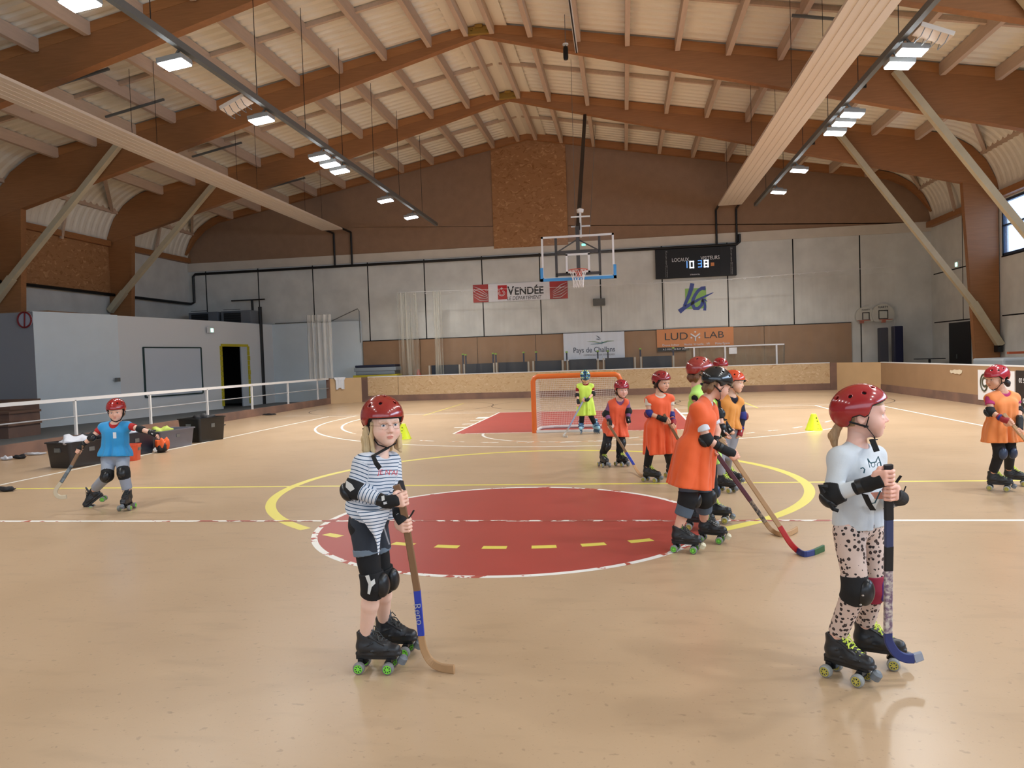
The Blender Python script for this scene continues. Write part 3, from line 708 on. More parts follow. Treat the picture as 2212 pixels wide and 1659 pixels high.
c = px(546, 690, 22.6); t = thing('t_post', 'dark T shaped post standing on the white block', 'post', (c.x, 22.65, HB)); MB().tube([(c.x, 22.65, HB-.02), (c.x-.02, 22.65, 4.35)], .05).build('upright', M_STEELB, t); MB().bar((c.x-.95, 22.65, 4.37), (c.x+.55, 22.65, 4.37), .06, .05).build('crossbar', M_STEELB, t)
t = MB(); t.tube([(-13.62, 21.9, .0), (-13.62, 21.9, 4.0)], .075); tag(t.build('corner_pole', M_STEELB), 'tall black pole in the corner next to the doorway', 'pole')
# steel bar with cable, on the return wall
b = MB(); b.tube([(-13.4, 22.73, 3.34), (-12.0, 22.73, 3.34), (-11.0, 22.73, 3.3), (-10.2, 22.73, 3.62), (-9.75, 22.73, 3.8), (-9.68, 22.73, 3.7), (-9.67, 22.73, 2.4)], .018, n=6); tag(b.build('loose_cable', M_STEELG), 'thin grey cable sagging along the top of the block and down the wall', 'cable')
# ---- nets
def netmat(name, c, base, wav, sx=30.0):
    m = mat(name, c, rough=.9); nt = m.node_tree; N = nt.nodes; L = nt.links; b = N['Principled BSDF']
    tc = N.new('ShaderNodeTexCoord'); mp = N.new('ShaderNodeMapping'); mp.inputs['Scale'].default_value = (1, 1, .05); n = N.new('ShaderNodeTexNoise'); n.inputs['Scale'].default_value = sx*.25; n.inputs['Detail'].default_value = 3
    L.new(tc.outputs['Object'], mp.inputs[0]); L.new(mp.outputs[0], n.inputs['Vector'])
    r = N.new('ShaderNodeMapRange'); r.inputs[1].default_value = .38; r.inputs[2].default_value = .66; r.inputs[3].default_value = base; r.inputs[4].default_value = wav
    L.new(n.outputs['Fac'], r.inputs[0]); L.new(r.outputs[0], b.inputs['Alpha']); return m
M_NETF = netmat('fine_net', (200, 196, 186), .05, .10); M_NETG = netmat('gathered_net', (206, 204, 190), .12, .62); M_NETC = netmat('net_bundle', (206, 204, 198), .35, .8)
def curtain(x0, x1, Y, z0, z1, amp, per, m, name, parent, n=None, sag=0):
    b = MB(); n = n or max(8, int((x1-x0)/per*6)); A = []; B_ = []
    for i in range(n+1):
        x = x0+(x1-x0)*i/n; y = Y+amp*math.sin(2*PI*x/per)+amp*.5*math.sin(5.1*x)
        A.append(b.bm.verts.new((x, y, z0))); B_.append(b.bm.verts.new((x, y, z1-sag*abs(math.sin(PI*x/1.3)))))
    for i in range(n): b._f([A[i], A[i+1], B_[i+1], B_[i]])
    return b.build(name, m, parent, smooth=True)
t = thing('safety_net', 'fine pale net hung across the far wall behind the rink boards', 'net', (1.6, 22.1, 1))
curtain(-6.3, 10.9, 22.1, .05, 4.22, .03, 1.3, M_NETF, 'net_panel', t, sag=.08)
curtain(-7.8, -7.0, 22.0, .05, 4.3, .10, .2, M_NETG, 'gathered_edge', t); curtain(-6.35, -6.0, 22.0, .05, 4.3, .05, .16, M_NETG, 'gathered_edge', t)
MB().tube([(-7.8, 22.05, 4.33), (-1.0, 22.05, 4.22), (5, 22.05, 4.22), (10.9, 22.05, 4.4)], .008, n=5).build('top_rope', M_WHITE, t)
b = MB()
for k in range(38):
    x = -7.6+k*.49; zz = 4.26 if x < 5 else 4.22+(x-5)*.03
    b.tube([(x-.05, 22.05, zz-.01), (x, 22.05, zz-.05), (x+.05, 22.05, zz-.01)], .008, n=4)
b.build('net_ring', M_WHITE, t)
t = thing('net_bundle', 'bunched white net hanging beside the pale corner board', 'net', (-10.1, 19, 1))
curtain(-10.62, -9.66, 19.6, 1.02, 3.4, .10, .21, M_NETC, 'folds', t)
# ---- basketball hoop
YB_ = 11.72; BX = .03; z0, z1 = 3.46, 4.52
M_BLUE = mat('blue_padding', (70, 150, 214), rough=.6); M_RIM = mat('rim_orange_red', (190, 76, 56), rough=.4); M_DKF = mat('dark_brown_steel', (40, 32, 30), rough=.6)
t = thing('basketball_hoop', 'suspended basketball backboard with blue padded lower edge and white net', 'basketball hoop', (BX, YB_, z0))
b = MB(); b.box((BX-.9, YB_, z0), (BX+.9, YB_+.012, z1)); b.build('backboard', mat('clear_acrylic', (225, 232, 235), rough=.05, alpha=.03), t)
b = MB()
for a, c in (((BX-.9, z1-.05), (BX+.9, z1)), ((BX-.9, z0), (BX+.9, z0+.04)), ((BX-.9, z0), (BX-.85, z1)), ((BX+.85, z0), (BX+.9, z1)), ((BX-.3, z0+.56), (BX+.3, z0+.61)), ((BX-.3, z0+.13), (BX-.25, z0+.6)), ((BX+.25, z0+.13), (BX+.3, z0+.6)), ((BX-.3, z0+.13), (BX+.3, z0+.17))): b.box((a[0], YB_-.012, a[1]), (c[0], YB_-.002, c[1]))
b.build('board_marking', M_WHITE, t)
b = MB(); b.box((BX-.94, YB_-.03, z0-.05), (BX+.94, YB_+.04, z0+.02)); b.box((BX-.94, YB_-.03, z0-.05), (BX-.87, YB_+.04, z0+.29)); b.box((BX+.87, YB_-.03, z0-.05), (BX+.94, YB_+.04, z0+.29)); b.build('edge_padding', M_BLUE, t)
b = MB()
for q in (-.54, .54): b.box((BX+q-.03, YB_+.05, z0+.04), (BX+q+.03, YB_+.11, z1-.04))
b.box((BX-.54, YB_+.05, z0+.62), (BX+.54, YB_+.11, z0+.70)); b.box((BX-.56, YB_+.05, z0+.08), (BX+.56, YB_+.12, z0+.15))
b.build('support_frame', M_DKF, t)
b = MB(); b.box((BX-.04, YB_+.12, z0+.1), (BX+.05, YB_+.2, z0+1.3)); b.tube([(BX, YB_+.16, z0+.66), (BX-.5, YB_+.1, z0+.66)], .02); b.tube([(BX, YB_+.16, z0+.98), (BX-.5, YB_+.08, z0+.68)], .018); b.tube([(BX, YB_+.16, z0+.98), (BX+.5, YB_+.08, z0+.68)], .018); b.build('mast_foot', mat('mid_grey_steel', (60, 56, 54), rough=.5), t)
b = MB(); b.bar((BX+.02, YB_+.16, z0+1.25), (.06, 17.8, 9.35), .10, .10); b.build('boom', M_DKF, t)
b = MB()
for zz in (4.78, 5.02): b.bar((BX-.16, YB_+.3, zz), (BX+.32, YB_+.3, zz), .03, .035)
b.bar((BX+.08, YB_+.3, 4.5), (BX+.08, YB_+.3, 5.14), .045, .045, up=(0, 1, 0)); b.lathe([(.001, 5.12), (.08, 5.12), (.09, 5.2), (.001, 5.24)], c=(BX+.08, YB_+.3, 0), n=12); b.build('winch_ladder', M_WHITE, t)
RC = Vector((BX+.02, YB_-.38, z0+.155)); b = MB(); b.tube([RC+Vector((.225*math.cos(a), .225*math.sin(a), 0)) for a in np.linspace(0, 2*PI, 33)], .011, n=8, cap=False); b.box((RC.x-.07, YB_-.16, z0+.03), (RC.x+.07, YB_-.01, z0+.16)); b.build('rim', M_RIM, t)
b = MB(); nn_ = 12; rad = [.222, .175, .14, .125, .12]; hz = [0, -.11, -.21, -.31, -.42]
for i in range(nn_):
    for s in (-1, 1):
        b.tube([RC+Vector((rad[k]*math.cos(2*PI*(i+s*k*.5)/nn_), rad[k]*math.sin(2*PI*(i+s*k*.5)/nn_), hz[k])) for k in range(5)], .0055, n=4)
b.build('hoop_net', M_WHITE, t)
b = MB(); b.tube([(BX-.06, YB_+.4, 4.6), (-.15, 14.5, 9.9)], .006, n=4); b.tube([(BX+.28, YB_+.5, 4.5), (.4, 17.6, 9.0)], .006, n=4); b.build('hoist_wire', M_STEELG, t)
b = MB(); b.box((BX+.10, YB_+.2, z0+.82), (BX+.19, YB_+.24, z0+.87)); b.build('indicator_light', mat('lit_teal', (120, 255, 200), emit=(90, 235, 190), estr=4), t)
# folded white arm under the ridge and the black cylinder
t = thing('folded_boom', 'white folded boom running under the ridge to the middle roof beam', 'boom', (.1, 12.8, 9.45))
b = MB(); b.bar((.10, 12.85, 9.44), (.16, 5.0, 9.40), .07, .06); b.build('white_tube', M_WHITE, t); b = MB(); b.bar((.10, 12.85, 9.40), (.16, 5.0, 9.36), .03, .02); b.build('dark_slot', M_STEELB, t)
c = px(1222, 115, 11.0); t = thing('hanging_weight', 'small black cylinder hanging beside the white boom', 'weight', c)
MB().lathe([(.001, -.16), (.05, -.15), (.06, -.1), (.06, .1), (.05, .15), (.001, .16)], c=c, n=14).build('body', M_BLACKP, t, smooth=True); MB().tube([c+Vector((0, 0, .15)), c+Vector((0, 0, .9))], .008, n=4).build('wire', M_STEELG, t)
MB().tube([c+Vector((0, 0, .19)), c+Vector((.0, 0, .22))], .07, n=10).build('cap', M_WHITE, t)
# ---- twin basket panel on the far wall
t = thing('practice_basket_panel', 'twin rounded white practice basket panel fixed in the far corner', 'basket panel', (10.44, 22.8, 2.4))
def disk(cx, cz, r, y, flat): return [(cx+r*math.cos(a), max(cz+r*math.sin(a), cz-flat)) for a in np.linspace(0, 2*PI, 36)]
MB().prism(disk(10.1, 2.68, .34, 0, .22)[:-1], 1, 22.84, 22.995).build('left_board', mat('panel_cream', (206, 206, 196)), t); MB().prism(disk(10.72, 2.7, .4, 0, .26)[:-1], 1, 22.8, 22.995).build('right_board', mat('panel_cream'), t)
b = MB()
for cx_, cz_, w_, h_, Yq in ((10.12, 2.66, .26, .3, 22.83), (10.72, 2.70, .34, .33, 22.79)):
    for a, c in (((-w_/2, h_/2-.03), (w_/2, h_/2)), ((-w_/2, -h_/2), (-w_/2+.03, h_/2)), ((w_/2-.03, -h_/2), (w_/2, h_/2)), ((-w_/2, -h_/2), (w_/2, -h_/2+.03))): b.box((cx_+a[0], Yq-.01, cz_+a[1]), (cx_+c[0], Yq, cz_+c[1]))
b.build('target_square', M_INK, t)
for cx_ in (9.95, 10.72):
    b = MB(); b.tube([(cx_+.22*math.cos(a), 22.5+.22*math.sin(a), 2.5) for a in np.linspace(0, 2*PI, 25)], .012, n=6, cap=False); b.box((cx_-.06, 22.7, 2.4), (cx_+.06, 22.84, 2.5)); b.build('rim', mat('dull_orange_rim', (176, 96, 76)), t)
text('MARTY', 'lettering', .09, M_INK, wallM(10.12, 22.83, 2.9), t); text('MARTY', 'lettering', .11, M_INK, wallM(10.72, 22.79, 2.97), t)
for xx, w_, lab in ((1909, .2, 'slimmer of the pair by the twin basket panel'), (1940, .22, 'broader of the pair by the twin basket panel')):
    c = px(xx, 780, 22.3); b = MB(); b.box((c.x-w_*.75, 22.2, 0), (c.x+w_*.75, 22.5, 2.2 if xx < 1920 else 2.24)); tag(b.build('padded_post', mat('navy_padding' if xx > 1920 else 'slate_padding', (18, 22, 58) if xx > 1920 else (46, 50, 66), rough=.7), bevel=.04), 'dark blue padded post, %s' % lab, 'padded post', 'padded posts')
# small table and basin by the side wall
c = px(2008, 778, 21.6); t = thing('round_table', 'small dark table behind the rink board near the black door', 'table', (c.x, 21.6, 0))
MB().lathe([(.001, 1.0), (.5, 1.0), (.5, 1.03), (.001, 1.03)], c=(c.x, 21.6, 0), n=28).build('table_top', mat('slate_top', (62, 66, 72)), t); MB().tube([(c.x, 21.6, 0), (c.x, 21.6, 1.0)], .04).build('stem', M_STEELB, t)
t = thing('plastic_crate', 'wide translucent plastic crate with orange rim standing behind the side board', 'crate', (11.2, 13.2, 0))
b = MB(); b.box((10.1, 12.6, .5), (11.5, 14.2, 1.12)); b.build('body', mat('milky_plastic', (150, 156, 160), rough=.4), t, bevel=.05); b = MB(); b.box((11.0, 14.25, 1.2), (12.2, 14.35, 1.26)); b.build('rim', mat('crate_orange', (176, 84, 50)), t)
b = MB(); b.box((10.2, 12.7, 0), (11.4, 14.1, .49)); b.build('base', M_GREYF, t)
# ---- goal of the rink
GY = 8.08; GX0, GX1 = -.74, 1.0; GZ = 1.14
M_GO = mat('goal_orange', (214, 104, 36), rough=.45); M_NET = mat('net_string', (225, 222, 218), rough=.8)
t = thing('rink_goal', 'orange framed rink hockey goal with white net', 'goal', ((GX0+GX1)/2, GY, 0))
b = MB(); b.tube([(GX0, GY, .0), (GX0, GY, GZ-.1), (GX0+.03, GY, GZ-.03), (GX0+.1, GY, GZ), (GX1-.1, GY, GZ), (GX1-.03, GY, GZ-.03), (GX1, GY, GZ-.1), (GX1, GY, 0)], .05, n=12); b.build('post_frame', M_GO, t, smooth=True)
b = MB(); b.tube([(GX0, GY+.02, .03), (GX0+.05, GY+.75, .03), (GX0+.3, GY+.95, .03), (GX1-.3, GY+.95, .03), (GX1-.05, GY+.75, .03), (GX1, GY+.02, .03)], .03, n=8); b.box((GX0+.04, GY-.03, .004), (GX1-.04, GY+.03, .05)); b.build('base_frame', M_WHITE, t)
b = MB()
def gp(u, v):      # u across 0..1 (wraps the sides), v up 0..1
    zt = (GZ-.05)*v
    if u < .18: k = u/.18; x, y = GX0+.05*k, GY+.04+(.85-.45*v**2)*k
    elif u > .82: k = (1-u)/.18; x, y = GX1-.05*k, GY+.04+(.85-.45*v**2)*k
    else: k = (u-.18)/.64; x = GX0+.05+(GX1-GX0-.1)*k; y = GY+.04+(.85-.45*v**2)+.08*math.sin(PI*k)*(1-v)
    return (x, y, zt+.02)
NU, NV = 70, 26
for i in range(NU+1): b.tube([gp(i/NU, j/8) for j in range(9)], .0032, n=3, cap=False)
for j in range(NV+1): b.tube([gp(i/24, j/NV) for i in range(25)], .0032, n=3, cap=False)
for i in range(0, 46): 
    x = GX0+.04+(GX1-GX0-.08)*i/45; b.tube([(x, GY+.02, GZ-.02), (x, GY+.44, GZ-.06)], .0032, n=3, cap=False)
for j in range(11): b.tube([(GX0+.04, GY+.02+.042*j, GZ-.03), (GX1-.04, GY+.02+.042*j, GZ-.03)], .0032, n=3, cap=False)
b.build('net', M_NET, t)
# ---- cones
def cone_thing(P, label, m, h=.30, r=.15):
    t = thing('marker_cone', label, 'cone', (0, 0, 0), 'marker cones')
    MB().lathe([(r*1.03, 0), (r, .02), (r*.95, .03), (.045, h), (.03, h+.004)], n=28).build('body', m, t, smooth=True)
    b = MB()
    for k in (0, 1, 2): b.box((-.008, -(r*.95-(r*.62)*(.1+k*.06+.02)/h*.9)-.004, .1+k*.06), (.008, -.05, .12+k*.06))
    b.box((-.035, -r*.93, .025), (.035, -.06, .036)); b.build('slot', M_INK, t)
    t.location = P; return t
M_CY = mat('fluorescent_yellow', (222, 240, 40), rough=.5)
cone_thing(on_floor(872, 948), 'yellow plastic cone standing behind the girl in the striped top', M_CY); cone_thing(on_floor(1758, 929), 'yellow plastic cone alone between the group and the girl in the white top', M_CY).rotation_euler = (0, 0, .5)
c = px(904, 810, 22.3); cone_thing((c.x, 22.3, .95), 'red cone half hidden behind the far board', mat('cone_red', (200, 66, 52)), .26, .1)
b = MB(); b.box((c.x-.25, 22.15, 0), (c.x+.25, 22.45, .95)); tag(b.build('storage_box', M_BROWN), 'plain box behind the far board under the red cone', 'box')
# ---- table tops standing behind the far board
for k, (xa, xb) in enumerate(((928, 993), (1003, 1067), (1073, 1142), (1152, 1216), (1226, 1292), (1304, 1372), (1385, 1455))):
    A = px(xa, 790, 22.35).x; Bx = px(xb, 790, 22.35).x
    t = thing('folding_table', 'dark table top behind the far board, %s from the bunched net' % ORD[k], 'table', ((A+Bx)/2, 22.35, 0), 'row of dark tables behind the far board')
    MB().box((A+.06, 22.38, .3), (Bx-.06, 22.42, 1.36+k*.012)).build('table_top', mat('slate_blue_top', (38, 46, 58), rough=.5), t)
    for xx in (A, Bx): MB().box((xx-.03, 22.3, 0), (xx+.03, 22.37, 1.36+k*.012)).build('leg', mat('pale_leg', (190, 180, 164)), t)
for k, (xx, yt) in enumerate(((1000, 767), (1006, 768), (1065, 765), (1071, 766), (1131, 763), (1158, 762), (1224, 762), (1291, 760), (1313, 760), (1383, 755), (1454, 753))):
    c = px(xx, yt, 22.47); t = thing('capped_post', 'grey post with green cap above the dark tables, %s from the bunched net' % ORD[k], 'post', (c.x, 22.47, .9), 'green capped posts')
    MB().box((c.x-.03, 22.45, 0), (c.x+.03, 22.49, c.z)).build('stem', mat('post_slate', (52, 58, 78)), t); MB().lathe([(.001, c.z), (.05, c.z), (.05, c.z+.05), (.001, c.z+.06)], c=(c.x, 22.47, 0), n=10).build('cap', mat('post_green', (150, 190, 80)), t)
# ---- stacked mats
A = px(768, 812, 22.2); Bx = px(862, 812, 22.2).x
for k, (z0_, z1_, dx, c, lab) in enumerate(((.86, 1.06, 0, (196, 178, 52), 'yellow gym mat at the bottom of the stack by the pale corner'), (1.06, 1.2, .12, (128, 138, 146), 'grey gym mat lying straight on the yellow one'), (1.2, 1.36, .05, (140, 150, 158), 'grey gym mat under the navy one'), (1.36, 1.46, .1, (28, 34, 58), 'navy gym mat on top of the stack'))):
    b = MB(); b.box((A.x+dx, 21.9, z0_), (Bx-dx*.7, 22.7, z1_)); tag(b.build('gym_mat', mat('mat_%d' % k, c, rough=.6), bevel=.03), lab, 'gym mat', 'gym mats behind the board')
b = MB(); b.box((A.x+.1, 21.95, 0), (Bx-.1, 22.65, .86)); tag(b.build('trolley', M_STEELG), 'plain trolley carrying the gym mats behind the board', 'trolley')
# ---- handball goal behind the board
Z = 1.72; x0 = px(1500, 790, 22.3).x; x1 = px(1567, 790, 22.3).x; x2 = px(1678, 790, 22.3).x; x3 = px(1694, 745, 22.3).x
t = thing('goal_frame', 'grey tubular goal frame with brownish net behind the far board', 'goal', (x1, 22.3, 0))
b = MB(); b.bar((x0-.35, 22.3, Z), (x3, 22.3, Z), .05, .05); b.build('crossbar', M_SIGNW, t)
for x in (x0, x1, x2): MB().bar((x, 22.3, 0), (x, 22.3, Z), .06, .06, up=(0, 1, 0)).build('post', M_SIGNW, t)
MB().tube([(x3, 22.3, Z), (x3, 22.6, .05)], .02).build('back_stay', M_STEELG, t)
curtain(x0-.3, x3, 22.36, .05, Z, .02, .4, netmat('brown_net', (150, 136, 112), .35, .55), 'goal_net', t)
b = MB(); b.box((px(1575, 770, 22.27).x, 22.26, 1.42), (px(1592, 770, 22.27).x, 22.28, 1.66)); tag(b.build('notice_paper', M_SIGNW), 'small white notice hung on the grey goal frame', 'notice')
# ---- white shirt on the corner board, skates and toy by it
def lump(name, label, cat, P, s, m, seed=0, group=None):
    bm = bmesh.new(); bmesh.ops.create_icosphere(bm, subdivisions=3, radius=1)
    rnd = random.Random(seed); ph = [rnd.uniform(0, 6) for _ in range(6)]
    for v in bm.verts:
        k = 1+.22*math.sin(3*v.co.x+ph[0])*math.cos(4*v.co.y+ph[1])+.16*math.sin(6*v.co.x+5*v.co.y+ph[2])
        v.co = Vector((v.co.x*k*s[0], v.co.y*k*s[1], max(0, v.co.z*.5+.5)*s[2]*k))
    me = bpy.data.meshes.new(name); bm.to_mesh(me); bm.free(); o = link(name, me, mats=m, smooth=True); o.location = P; return tag(o, label, cat, group)
d = Vector((1.05, .8, 0)).normalized(); nb = Vector((d.y, -d.x, 0))
cl = Vector((-9.98, 20.99, 0)); bm = bmesh.new(); rows = []
prof_ = [(-.08, .78), (-.075, .9), (-.065, 1.0), (0, 1.03), (.065, 1.0), (.07, .9), (.075, .72), (.08, .55)]
for i in range(13):
    u = (i/12-.5)*.42; r = []
    for q, z in prof_:
        z2 = z-(.12 if i < 4 and z > .8 else 0)*0; w = .022*math.sin(i*1.7)
        low = (.06 if 3 < i < 8 else 0)*(z < .7)
        r.append(bm.verts.new(cl+d*u*(1.1 if z > .95 else .8)+nb*(q+(.02+w if q > .02 else 0))+Vector((0, 0, z+low))))
    rows.append(r)
for a, b_ in zip(rows, rows[1:]):
    for j in range(len(prof_)-1): bm.faces.new([a[j], b_[j], b_[j+1], a[j+1]])
me = bpy.data.meshes.new('shirt'); bm.to_mesh(me); bm.free(); tag(link('draped_shirt', me, mats=mat('white_cloth', (226, 228, 232), rough=.8), smooth=True), 'white shirt draped over the pale corner board', 'shirt')
t = thing('spinning_toy', 'small cream and white float toy on the floor by the far board', 'toy', on_floor(881, 864))
c = on_floor(881, 864); MB().lathe([(.02, 0), (.12, .03), (.15, .1), (.12, .16), (.04, .22), (.02, .3), (.012, .34)], c=c, n=20).build('body', mat('cream_plastic', (216, 200, 170), c2=(190, 120, 70), vscale=6), t, smooth=True)
# ---- bins along the side line
def tub(label, c, L_, W_, H_, rot, m, grp='equipment tubs', lip=.03):
    t = thing('storage_tub', label, 'storage tub', (0, 0, 0), grp); b = MB(); s = .86
    def rr(hx, hy, r=.06, n=5): return [(sx*(hx-r)+r*math.cos(a), sy*(hy-r)+r*math.sin(a)) for sx, sy, a0 in ((1, 1, 0), (-1, 1, PI/2), (-1, -1, PI), (1, -1, 1.5*PI)) for a in [a0+PI/2*k/n for k in range(n+1)]]
    lv = [(s, 0), (s+.02, .02), (.97, H_-.02), (1.03, H_-.02), (1.03, H_), (.94, H_), (.9, H_-.05), (s-.03, .03)]
    R = [[b.bm.verts.new((x*k, y*k, z)) for x, y in rr(L_/2, W_/2)] for k, z in lv]; n = len(R[0])
    for a, c_ in zip(R, R[1:]):
        for i in range(n): b._f([a[i], a[(i+1) % n], c_[(i+1) % n], c_[i]])
    b._f(R[0][::-1]); b._f(R[-1]); b.build('body', m, t, smooth=True)
    for sx in (-1, 1): MB().box((sx*L_*.48-.012, -.06, H_*.62), (sx*L_*.48+.012, .06, H_*.78)).build('handle', M_STEELG, t)
    MB().box((-.05, -W_*.487, H_*.58), (.05, -W_*.455, H_*.74)).build('latch', M_STEELG, t)
    t.location = c; t.rotation_euler = (0, 0, rot); return t
M_TUB = mat('charcoal_plastic', (40, 38, 40), rough=.4); M_TUBN = mat('navy_plastic', (34, 40, 54), rough=.4); M_TUBG = mat('grey_plastic', (104, 104, 114), rough=.4)
tub('charcoal tub closest to the photographer beside the boy in the blue bib', (-7.85, 4.22, .0), .84, .56, .42, PI/2-.2, M_TUB)
tub('navy tub right behind the boy in the blue bib', (-7.88, 5.38, 0), .98, .56, .42, PI/2-.1, M_TUBN)
tub('light grey tub between the navy and the black one', (-7.86, 6.6, 0), 1.0, .56, .36, PI/2-.12, M_TUBG)
tub('black tub farthest along the row of tubs', (-7.8, 7.75, 0), .8, .6, .5, PI/2-.2, mat('black_tub_plastic', (24, 24, 24), rough=.4))
tub('small orange tub half hidden by the boy in the blue bib', (-7.32, 4.72, 0), .34, .28, .28, .3, mat('orange_plastic', (214, 84, 50), rough=.4))
t = thing('sports_bag', 'orange and black helmet shaped bag on the floor at the boys fingertips', 'bag', on_floor(352, 975))
c = on_floor(352, 977); 
lump('a', None, None, c+Vector((0, .05, .0)), (.11, .1, .26), mat('bag_orange', (226, 96, 40)), 3).name = 'bag_top'; bpy.data.objects['bag_top'].location = c; 
o = bpy.data.objects['bag_top']; bpy.context.view_layer.update(); attach(o, t); o = lump('bag_body', None, None, c+Vector((-.02, -.02, 0)), (.14, .11, .16), mat('bag_black', (26, 22, 24)), 5); attach(o, t)
o = lump('bag_patch', None, None, c+Vector((-.08, -.10, .02)), (.05, .03, .07), M_WHITE, 6); attach(o, t)
M_PADB = mat('pad_black', (28, 28, 32), rough=.7); M_PADW = mat('pad_white', (196, 198, 206), rough=.7)
for i, (x, y, s, m, lab) in enumerate(((14, 994, (.1, .07, .07), M_PADW, 'white glove lying by the timber kerb'), (43, 991, (.14, .07, .07), M_PADB, 'dark glove beside the white one by the timber kerb'), (75, 983, (.2, .06, .05), M_PADW, 'white and grey pad flat on the floor by the kerb'),
    (128, 973, (.16, .06, .05), M_PADB, 'flat black pad by the kerb near the charcoal tub'), (160, 967, (.12, .07, .09), M_PADB, 'black elbow pad lump behind the charcoal tub'), (15, 1061, (.13, .07, .06), M_PADB, 'black pad lying alone on the yellow line'),
    (581, 897, (.22, .06, .05), M_PADB, 'flat black item by the kerb beyond the tubs'), (470, 920, (.25, .06, .05), M_PADB, 'dark strap lying beyond the black tub'))):
    lump('loose_pad', lab, 'pad', on_floor(x, y), s, m, i, 'loose pads on the floor')
for i, (P, s, m, lab) in enumerate((((-7.8, 4.05, .34), (.18, .3, .16), M_PADW, 'white pads heaped in the charcoal tub'), ((-7.9, 4.45, .34), (.14, .2, .16), M_PADB, 'black pads heaped in the charcoal tub'), ((-7.88, 5.45, .34), (.2, .3, .14), M_PADW, 'pale pads filling the navy tub'),
    ((-7.86, 6.45, .28), (.18, .24, .14), mat('pad_yellow', (176, 190, 80)), 'yellow laced pads in the light grey tub'), ((-7.8, 7.8, .42), (.2, .2, .14), M_PADB, 'dark gear filling the black tub'), ((-8.5, 6.9, .0), (.26, .16, .3), mat('pad_olive', (120, 130, 96)), 'pale shoes piled behind the grey tub'))):
    lump('gear_heap', lab, 'gear', P, s, m, 20+i, 'gear in the tubs')
# posters on the side board, and the white scuff
t = thing('sponsor_poster', 'white poster with a circled letter C on the side board', 'poster', (9.66, 12.2, .1))
A = on_plane(2113, 800, 0, 9.655); Bq = on_plane(2192, 800, 0, 9.655)
MB().box((9.645, Bq.y, .13), (9.665, A.y, .86)).build('sheet', M_SIGNW, t)
cy_ = A.y-.33
b = MB(); b.tube([(9.64, cy_+.17*math.cos(a), .56+.2*math.sin(a)) for a in np.linspace(0, 2*PI, 30)], .02, n=6, cap=False); b.build('ring', mat('olive_ink', (72, 70, 50)), t)
text('C', 'lettering', .34, mat('olive_ink'), wallM(9.638, cy_, .56, 'right'), t, bold=.01)
t = thing('info_poster', 'black poster with white numbers at the frame edge on the side board', 'poster', (9.66, 10.5, .1))
b = MB(); b.box((9.645, 9.4, .1), (9.665, Bq.y-.06, .88)); b.build('sheet', mat('poster_black', (34, 26, 26)), t)
text('02 51 49', 'lettering', .14, M_SIGNW, wallM(9.64, Bq.y-.45, .66, 'right'), t); text('08', 'lettering', .15, M_SIGNW, wallM(9.64, Bq.y-.42, .22, 'right'), t)
c = on_plane(2065, 803, 0, 9.66); b = MB()
b.prism([(c.y+y_, c.z+z_) for y_, z_ in ((-.36, .03), (-.2, .06), (-.05, .045), (.1, .055), (.24, .02), (.34, .035), (.36, -.01), (.28, -.05), (.16, -.03), (.05, -.06), (-.08, -.045), (-.2, -.07), (-.33, -.03))], 0, 9.655, 9.668)
S(b.build('trim_board_filler_patch', mat('filler_cream', (216, 204, 180), rough=.9)))
# ---- tree outside the high windows
t = thing('garden_tree', 'leafy tree seen through the high window', 'tree', (17.5, 20, 0))
MB().tube([(17.5, 21, 0), (17.5, 21, 5)], .2).build('trunk', mat('bark', (70, 60, 50)), t)
rnd = random.Random(4); b = MB()
for i in range(2600):
    u = Vector((rnd.gauss(0, 1), rnd.gauss(0, 1), rnd.gauss(0, 1))).normalized()*rnd.uniform(.5, 1); P = Vector((17.8+u.x*2.2, 21.5+u.y*3.6, 6.0+u.z*3)); a = Vector((rnd.uniform(-1, 1), rnd.uniform(-1, 1), rnd.uniform(-1, 1))).normalized(); c_ = a.orthogonal().normalized(); s_ = rnd.uniform(.06, .13)
    b.quad([P-a*s_, P+c_*s_*.6, P+a*s_, P-c_*s_*.6])
b.build('crown', mat('tree_leaf', (64, 104, 96), rough=.6, var=.3, vscale=3), t)
